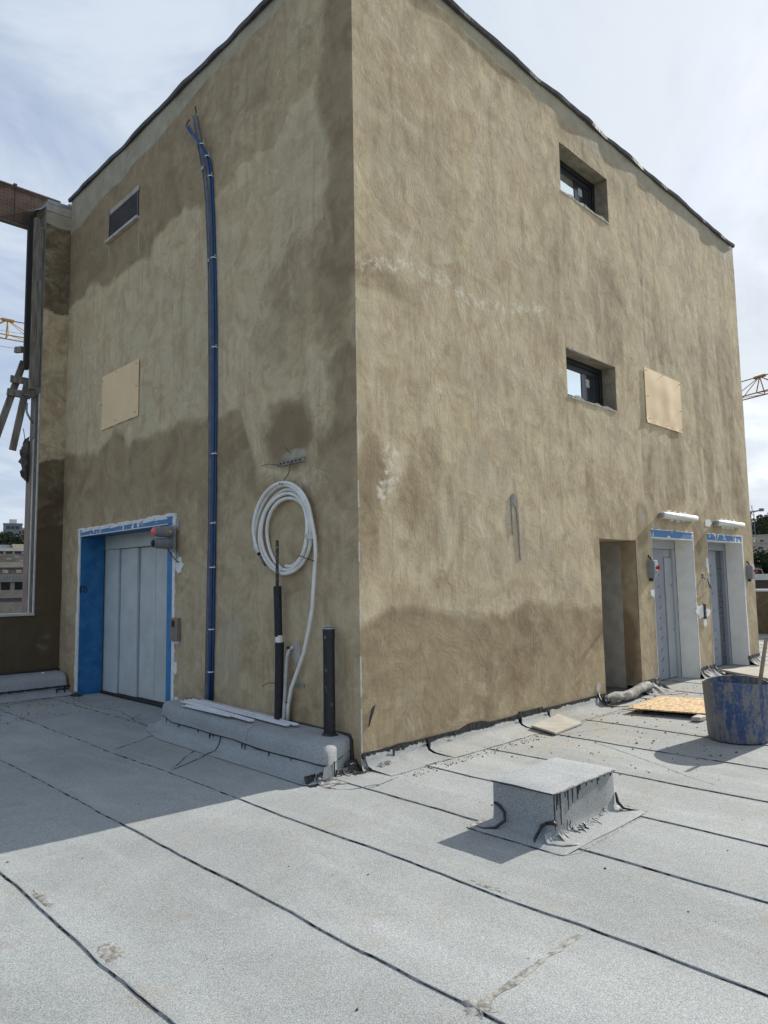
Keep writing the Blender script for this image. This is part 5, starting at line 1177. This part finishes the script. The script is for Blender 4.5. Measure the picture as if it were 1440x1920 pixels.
for i in range(26):
    t = i/25; cx_ = 4.06+1.22*t; cy_ = -.09-.03*math.sin(t*5); cz_ = .075+.03*t+.015*math.sin(t*9)
    for k in range(n):
        th = 2*math.pi*k/n; r = .058*(1+.25*mnoise.noise(Vector((t*7, math.cos(th)*1.4, math.sin(th)*1.4)))+.15*mnoise.noise(Vector((t*22, math.cos(th)*2, math.sin(th)*2))))
        mb.v.append((cx_, cy_+r*1.15*math.cos(th), cz_+r*math.sin(th)))
for i in range(25):
    for k in range(n): mb.f.append((i*n+k, i*n+(k+1) % n, i*n+n+(k+1) % n, i*n+n+k))
mb.f += [tuple(range(n)), tuple(25*n+k for k in range(n))]
mb.build('roll', 'foil', rollm, smooth=True, angle=60)
MB().lathe([(.055, 0), (.03, -.012), (.012, -.008), (.0, -.004)], 12, axis='X', c=(4.052, -.09, .08)).build('rolled_end', 'bitumen', rollm)
splat(lambda u, z, d=0: (4.048-d, u, z), -.10, .09, .03, .045, 3, 'coping', .006, 'plaster_crumb', rollm)
MB().tube([(4.02, .0, .16), (3.98, -.04, .10), (3.97, -.10, .045), (4.0, -.20, .018), (4.2, -.32, .014)], [.012, .014, .012, .010, .005], 7).build('tar_edge', 'bitumen', rollm, smooth=True)
# bucket with stick
bk = thing('mortar_bucket', 'large blue mortar stained tub at the right edge', 'tub', (3.235, -1.925, 0))
def bwob(p, th, j): k = 1+.012*math.sin(2*th+.6)+.008*math.sin(3*th); return Vector((p.x*k, p.y*k, p.z+(.014*math.sin(2*th+1.2) if j in (5, 6, 7) else 0)))
MB().lathe([(.0, .006), (.255, .006), (.272, .015), (.280, .05), (.294, .30), (.305, .56), (.303, .568), (.294, .566), (.283, .30), (.262, .06), (.0, .055)], 48, (3.235, -1.925, 0), fn=bwob).build('body', 'bucket', bk, smooth=True, angle=40)
MB().lathe([(.0, .44), (.15, .435), (.290, .45)], 32, (3.235, -1.925, 0)).build('mortar_fill', 'concrete_dark', bk, smooth=True)
q = Vector((3.235, -1.925, 0)); dv_ = Vector((CAM.x-3.235, CAM.y+1.925, 0)).normalized(); sd_ = Vector((dv_.y, -dv_.x, 0))
for s in (-.95,):
    p = q + (dv_*.35 - sd_*s*-.93).normalized()*.298 + Vector((0, 0, .505)); MB().box((p.x-.008, p.y-.008, p.z-.008), (p.x+.008, p.y+.008, p.z+.008)).build('rivet', 'pvc', bk)
st = MB(); st.tube([(3.30, -2.065, .24), (3.36, -2.105, .52), (3.455, -2.165, .968)], [.020, .020, .018], 10); tag(st.build('wooden_stick', 'wood_pale', smooth=True, angle=40), 'wooden stick leaning upright in the blue tub', 'stick')
# board further back
pb = thing('plywood_board', 'dusty plywood board on a batten behind the blue tub', 'board', (8, -.8, 0))
quad_slab([(7.80, -.08), (7.10, -1.12), (8.2, -1.75), (8.95, -.62)], .055, .085).build('sheet', 'concrete_pale', pb)
MB().bar((7.84, -.16, .03), (7.2, -1.1, .03), .06, .048).build('batten', 'wood', pb)
# cable loops
cb1 = MB(); cb1.tube([(9.75+.30*math.sin(t)*.45, -.62+.30*math.sin(t)*-.9, .335+.30*math.cos(t)) for t in np.linspace(.5, 7.2, 46)], .013, 8)
tag(cb1.build('cable_loop', 'navy', smooth=True), 'blue cable loop standing on the roof behind the stick', 'cable')
cb2 = MB(); cb2.tube([(9.96, -.02, .02), (10.1, -.25, .016), (10.3, -.6, .03), (10.0, -1.1, .016), (10.5, -1.9, .016)], .014, 7); tag(cb2.build('power_cable', 'foam', smooth=True), 'black cable trailing over the roof past the far corner', 'cable')
# far parapet
fp = thing('far_parapet', 'dark shaded parapet with white coping at the far right roof edge', 'wall', (16.7, 0, 0))
put(wall_grid('wall', lambda u, z, d=0: (16.62-d, u, z), -12, 12, .0, 1.14, [], .25, lambda U, Z: (.8-.15*sst(Z, .6, 1.1), U*0, U*0), None, fp, 'damp_shade_plaster', flip=True), fp)
MB().box((16.635, -12, 0), (16.85, 12, 1.14)).build('wall_core', 'conc_col', fp); MB().box((16.58, -12, 1.142), (16.90, 12, 1.19)).build('coping', 'render_white', fp)

# ------------------------------------------------------------------ cranes
def crane(name, P, dirv, back, fwd, H, label, mat, mast_at, mast_h, node=None, step=2.6, w=1.3, br=.055):
    t = thing(name, label, 'crane', (P[0]+dirv[0]*mast_at, P[1]+dirv[1]*mast_at, mast_h), None)
    d = Vector((*dirv, 0)).normalized(); s = Vector((-d.y, d.x, 0)); P = Vector(P)
    j = MB(); n0 = int(-back/step); n1_ = int(fwd/step)
    tp_ = lambda k: P + d*(k*step) + Vector((0, 0, H)); lo = lambda k, q: P + d*(k*step+.0) + s*q*w/2
    for q in (-1, 1): j.tube([lo(n0, q), lo(n1_, q)], br*1.1, 6)
    j.build('bottom_chord', mat, t); j = MB(); j.tube([tp_(n0), tp_(n1_)], br*.9, 6); j.build('top_chord', 'cable_dk', t); j = MB()
    for k in range(n0, n1_):
        for q in (-1, 1):
            if k % 2 == 0: j.tube([lo(k, q), tp_(k)], br, 5); j.tube([tp_(k), lo(k+1, q)], br*.7, 5)
            else: j.tube([lo(k, q), tp_(k+1)], br*.9, 5)
        j.tube([lo(k, -1), lo(k, 1)], br*.7, 5); j.tube([lo(k, -1), lo(k+1, 1)], br*.6, 5)
    j.build('lattice', mat, t); j = MB()
    for k in range(n0, n1_):
        if k % 2 == 0: j.bar(tp_(k)-d*.55, tp_(k)+d*.55+Vector((0, 0, -.02)), .28, .22)
    j.build('joint_plate', mat, t)
    mb = MB(); b = P + d*mast_at; g = terrain_h(b.x, b.y); m2 = .8
    for sx_ in (-m2, m2):
        for sy_ in (-m2, m2): mb.tube([(b.x+sx_, b.y+sy_, g), (b.x+sx_, b.y+sy_, b.z)], .09, 5)
    z = g; k = 0
    while z < b.z-1.6:
        for q in (-m2, m2):
            mb.tube([(b.x-m2*(-1)**k, b.y+q, z), (b.x+m2*(-1)**k, b.y+q, z+1.6)], .05, 4); mb.tube([(b.x+q, b.y-m2*(-1)**k, z), (b.x+q, b.y+m2*(-1)**k, z+1.6)], .05, 4)
        z += 1.6; k += 1
    mb.build('mast', mat, t)
    return t
c1 = crane('tower_crane', (16.6, 67.5, 25.45), (.99, -.135), 30, 30, 1.65, 'yellow tower crane jib behind the left timbers', 'yellow', 20, -12)
mb = MB(); base = Vector((16.6, 67.5, 25.45)); d_ = Vector((.99, -.135, 0))
for dz in (-1.0, .55): mb.tube([base+d_*-30+Vector((0, 0, dz)), base+d_*30+Vector((0, 0, dz))], .018, 4)
mb.build('hoist_rope', 'cable_dk', c1)
crane('tower_crane', (67.6, 17.1, 18.65), (.296, .955), 26, 30, 1.65, 'weathered tower crane jib right of the building', 'crane_dark', 22, -12)
# small distant crane on the right
fc = thing('distant_crane', 'small grey crane on a thin mast far off on the right', 'crane', (233.7, 72.1, 8))
mb = MB(); 
for q in (-.5, .5): mb.tube([(233.7+q*.3, 72.1+q, 6), (233.7+q*.3, 72.1+q, 21.6)], .12, 4)
for k in range(9): mb.tube([(233.7-.15, 72.1-.5*(-1)**k, 6+1.7*k), (233.7+.15, 72.1+.5*(-1)**k, 7.7+1.7*k)], .08, 4)
mb.tube([(233.7, 72.1, 21), (233.7, 72.1, 23.2)], .12, 4); mb.build('mast', 'render_grey', fc)
MB().tube([(233.5, 73.4, 20.9), (234.45, 69.6, 21.6)], .22, 5).build('jib', 'render_grey', fc)
MB().box((233.2, 72.4, 20.3), (234, 73.9, 21.3)).build('counterweight', 'render_grey', fc); MB().box((234, 69.0, 21.2), (235, 70.2, 22.1)).build('floodlight', 'render_grey', fc)

# ------------------------------------------------------------------ buildings beyond
def far_house(name, label, cat, P, facing, wdt, dep, z0, z1, mat, rows, cols, wm_='glass_dark', roofmat=None, ww=1.1, wh=1.2, group=None, tank=False, margin=1.0):
    """box house; 'facing' is the horizontal unit vector its windowed front looks along"""
    t = thing(name, label, cat, (P[0], P[1], z0), group); f = Vector((*facing, 0)).normalized(); s = Vector((-f.y, f.x, 0)); O = Vector((P[0], P[1], 0))
    def fn(u, z, d=0): v = O+s*u+f*d; return (v.x, v.y, z)
    holes = []; fl = (z1-z0)/rows
    for r in range(rows):
        for c in range(cols):
            uc = -wdt/2+margin+(wdt-2*margin)*(c+.5)/cols; zc = z0+fl*(r+.55); holes.append((uc-ww/2, uc+ww/2, zc-wh/2, zc+wh/2))
    us = sorted({-wdt/2, wdt/2, *[h for q in holes for h in q[:2]]}); zs = sorted({z0, z1, *[h for q in holes for h in q[2:]]}); mb = MB()
    idx = {}
    for j, z in enumerate(zs):
        for i, u in enumerate(us): idx[i, j] = len(mb.v); mb.v.append(fn(u, z, 0))
    for j in range(len(zs)-1):
        for i in range(len(us)-1):
            uc = (us[i]+us[i+1])/2; zc = (zs[j]+zs[j+1])/2
            if any(q[0] < uc < q[1] and q[2] < zc < q[3] for q in holes): continue
            mb.f.append((idx[i, j], idx[i+1, j], idx[i+1, j+1], idx[i, j+1]))
    mb.build('wall', mat, t)
    mb = MB(); mb.prism([(-wdt/2, z0), (wdt/2, z0), (wdt/2, z1), (-wdt/2, z1)], fn, -.45, -dep)
    for a in (-wdt/2, wdt/2-.02): mb.prism([(a, z0), (a+.02, z0), (a+.02, z1), (a, z1)], fn, -.003, -.449)
    mb.build('wall', mat, t)
    MB().prism([(-wdt/2-.15, z1+.01), (wdt/2+.15, z1+.01), (wdt/2+.15, z1+.35), (-wdt/2-.15, z1+.35)], fn, .15, -dep-.1).build('roof', roofmat or mat, t)
    for q in holes: MB().prism([(q[0]+.01, q[2]+.01), (q[1]-.01, q[2]+.01), (q[1]-.01, q[3]-.01), (q[0]+.01, q[3]-.01)], fn, -.12, -.44).build('window', wm_, t)
    if tank: MB().prism([(-1.4, z1+.36), (1.4, z1+.36), (1.4, z1+2.2), (-1.4, z1+2.2)], fn, -dep*.4, -dep*.4-2).build('roof_tank', 'render_white', t)
    return t, fn
def polar(px_dir, d): v = Vector(px_dir).normalized(); return (CAM.x+v.x*d, CAM.y+v.y*d)
DL = (.292, .956); fL = (-DL[0], -DL[1])
# stone block seen through the opening on the left
t, fn = far_house('stone_building', 'stone faced concrete building seen through the opening on the left', 'building', polar((.292, .956), 140), fL, 40, 14, -12, -3.1, 'stone_md', 2, 9, ww=2.0, wh=2.6)
t['label'] = 'stone faced concrete building seen through the opening on the left'
def band(z0, z1, u0, u1, d0, d1, mat, name): return MB().prism([(u0, z0), (u1, z0), (u1, z1), (u0, z1)], fn, d0, d1).build(name, mat, t)
band(-3.1+.36, -1.0, -20, 20, .02, -12, 'stone_md', 'wall'); band(-1.0, -.3, -20, 20, -.8, -12, 'render_grey', 'window_band'); band(-.3, 1.1, -20, 20, .25, -12, 'stone_md', 'balcony'); band(1.1, 2.45, -20, 20, -1.2, -12, 'glass_dark', 'window_band')
for k in range(-9, 10): band(1.1, 2.45, k*2.1-.35, k*2.1+.35, .0, -1.1, 'conc_col', 'column')
band(2.46, 3.9, -20, 20, .05, -12, 'conc_col', 'wall'); band(2.5, 2.9, -20, 20, .45, .06, 'render_grey', 'ledge'); band(3.91, 5.0, -20, 20, -.5, -12, 'stone_rose', 'wall')
for k in range(-9, 10):
    band(4.0, 4.6, k*2.1+.5, k*2.1+1.4, -.1, -.49, 'stone_lt', 'parapet_block'); band(4.65, 5.0, k*2.1-.9, k*2.1+.2, -.3, -.49, 'steel_dark', 'railing')
band(5.01, 6.0, -20, 20, .0, -12, 'stone_lt', 'balcony'); random.seed(3)
for r in range(4):
    for k in range(48):
        u = -20+k*.84+(r % 2)*.42; band(6.02+r*.34, 6.02+r*.34+.325, u, u+.82, .02+.05*R_(), -.5, random.choice(['stone_lt', 'stone_md', 'stone_md', 'stone_rose']), 'stone')
band(6.02, 7.36, -20, 20.5, -.45, -12, 'stone_md', 'wall'); band(7.37, 7.85, -20, 20, -.9, -12, 'glass_dark', 'window_band')
for k in range(-14, 15): band(7.37, 7.85, k*1.4-.16, k*1.4+.16, .0, -.8, 'stone_lt', 'column')
band(7.86, 8.28, -20.2, 20.2, .25, -12, 'render_white', 'parapet')
far_house('apartment_tower', 'grey and white tower block on the left skyline', 'building', polar((.2905, .9569), 330), fL, 7.0, 6, 8, 27.5, 'render_grey', 6, 3, ww=1.4, wh=1.5, tank=True)
far_house('apartment_tower', 'cream wing standing right of the grey skyline tower', 'building', polar((.3035, .9528), 338), fL, 5.5, 6, 8, 26.3, 'render_cream', 6, 2, ww=1.2, wh=1.4)
for k, (a, d, w_, z1, m_, lb) in enumerate(((.283, 270, 7, 15.4, 'render_white', 'white hillside house at the far left below the tower'), (.292, 255, 6, 13.6, 'render_cream', 'sunlit cream hillside house in front of the tower'), (.300, 262, 5, 15.2, 'render_cream', 'small cream house under the dark trees on the left hill'), (.2875, 290, 8, 18.6, 'stone_lt', 'stone house higher up at the tower foot'), (.309, 300, 9, 20.5, 'render_white', 'white house half hidden behind the pier edge'), (.297, 292, 6, 18.4, 'render_white', 'white house just below the cream wing'))):
    far_house('hillside_house', lb, 'house', polar((a, math.sqrt(1-a*a)), d), fL, w_, 6, -6, z1, m_, 5, 3, ww=.9, wh=1.1, group='houses on the left hill')
DR = (.956, .292); fR = (-DR[0], -DR[1])
for k, (a, d, w_, z1, m_, lb) in enumerate(((.318, 215, 9, 8.0, 'stone_lt', 'long pale stone house above the dark trees on the right'), (.300, 222, 9, 10.2, 'stone_lt', 'taller stone house nearest the right picture edge'), (.322, 240, 8, 12.4, 'render_cream', 'small house below the distant crane'), (.285, 235, 9, 10.5, 'stone_md', 'grey stone house at the far right hillside'), (.306, 262, 8, 14.2, 'stone_lt', 'upper stone house among trees on the right hill'))):
    far_house('hillside_house', lb, 'house', polar((math.sqrt(1-a*a), a), d), fR, w_, 7, -8, z1, m_, 5, 3, ww=1.0, wh=1.2, group='houses on the right hill')
# white flat-roofed block behind the far parapet
fbk = thing('flat_roofed_building', 'low white roofed building with dark glass band behind the far parapet', 'building', (34, 8, -12))
ww0 = Vector((*polar((.948, .318), 38), 0)); s_ = Vector((-.318, .948, 0)); f_ = Vector((-.948, -.318, 0))
fq = lambda u, z, d=0: tuple(ww0+s_*u+f_*d+Vector((0, 0, z)))
MB().prism([(-12, 1.34), (6, 1.34), (6, 1.62), (-12, 1.62)], fq, .3, -8).build('roof', 'render_white', fbk); MB().prism([(-12, .95), (6, .95), (6, 1.335), (-12, 1.335)], fq, -.1, -7).build('window_band', 'glass_dark', fbk); MB().prism([(-12, -12), (6, -12), (6, .945), (-12, .945)], fq, .1, -8).build('wall', 'render_white', fbk)
lampP = Vector((43.48, 10.3, -12)); sl_ = thing('street_lamp', 'thin grey street lamp before the dark trees on the right', 'street lamp', lampP)
MB().tube([lampP, lampP+Vector((0, 0, 13.3)), lampP+Vector((-.05, .15, 13.9)), lampP+Vector((-.2, .9, 14.1))], .035, 6).build('pole', 'render_grey', sl_); MB().box((43.22, 11.15, 2.04), (43.38, 11.5, 2.10)).build('lamp_head', 'render_grey', sl_)

# ------------------------------------------------------------------ trees
def make_tree(name, label, loc, h, r, seed, leaf, group, shape=1.0):
    random.seed(seed); t = thing(name, label, 'tree', loc, group); L = Vector(loc)
    tr = MB(); tr.tube([L, L+Vector((.1, .05, h*.35)), L+Vector((-.1, .1, h*.75))], [h*.03, h*.022, h*.008], 7)
    cl = []
    for k in range(16):
        th = R_()*6.28; q = R_()**.6; hh = h*(.38+.55*R_()); rr = r*q*(1-.5*((hh/h-.4)/.6)*shape); cl.append((L+Vector((rr*math.cos(th), rr*math.sin(th), hh)), r*(.28+.25*R_())))
        if k < 7: tr.tube([L+Vector((0, 0, hh*.6)), cl[-1][0]], [h*.010, h*.003], 5)
    tr.build('trunk', 'bark', t)
    cr = MB()
    for c, cr_ in cl:
        for k in range(85):
            v = Vector((random.gauss(0, 1), random.gauss(0, 1), random.gauss(0, .8))).normalized()*cr_*(R_()**.35); p = c+v; s = h*.018+h*.02*R_()
            a = Vector((random.gauss(0, 1), random.gauss(0, 1), random.gauss(0, 1))).normalized(); b = a.cross(Vector((R_(), R_(), 1))).normalized()
            cr.add([p-a*s-b*s*.6, p+a*s-b*s*.5, p+a*s*.8+b*s*.6, p-a*s*.7+b*s*.6], [(0, 1, 2, 3)])
    cr.build('crown', leaf, t, fix=False); return t
tA = make_tree('leafy_tree', 'dark tree at the far left skyline beside the tower', (*polar((.2795, .960), 285), 8), 13, 5, 1, 'leaf', 'trees on the left hill')
tB = make_tree('pine_tree', 'dark pine right of the skyline tower, upper one', (*polar((.3075, .9515), 300), 9), 13, 4.5, 2, 'leaf2', 'trees on the left hill', .6)
for a, d, z, lb in ((.303, 268, 6.5, 'dark tree between the cream houses and the pier edge'), (.311, 275, 7, 'dark tree hard against the pier edge on the left hill'), (.2985, 275, 8.5, 'dark tree just under the cream wing of the tower'), (.275, 290, 7, 'leftmost dark tree on the left hill')):
    tree_copy(tB if d > 270 else tA, (*polar((a, math.sqrt(1-a*a)), d), z), lb)
tC = make_tree('leafy_tree', 'dark bushy tree behind the white roof, nearest the building edge', (*polar((math.sqrt(1-.322**2), .322), 105), -8), 12.0, 4.2, 5, 'leaf2', 'trees below the right hill', .4)
for a, d, z, lb in ((.312, 100, -8.2, 'dark bushy tree behind the street lamp'), (.302, 108, -8.0, 'dark bushy tree right of the street lamp'), (.291, 100, -8.3, 'dark bushy tree at the right picture edge'), (.317, 125, -7.2, 'dark tree top between the lamp and the stone house'), (.296, 128, -7, 'dark tree top below the taller stone house'), (.28, 112, -8, 'dark bushy tree just outside the right edge'), (.331, 118, -8, 'dark bushy tree mostly hidden by the corner pier')):
    tree_copy(tC, (*polar((math.sqrt(1-a*a), a), d), z), lb)
for a, d, z, lb in ((.297, 280, 8.5, 'rounded tree on the right skyline'), (.289, 270, 9, 'tree at the highest point of the right skyline'), (.304, 300, 8, 'tree left on the right skyline beside the crane'), (.283, 285, 9, 'tree on the skyline at the right picture edge'), (.312, 285, 6, 'tree on the slope behind the distant crane')):
    tree_copy(tA, (*polar((math.sqrt(1-a*a), a), d), z), lb)['group'] = 'trees on the right hill'
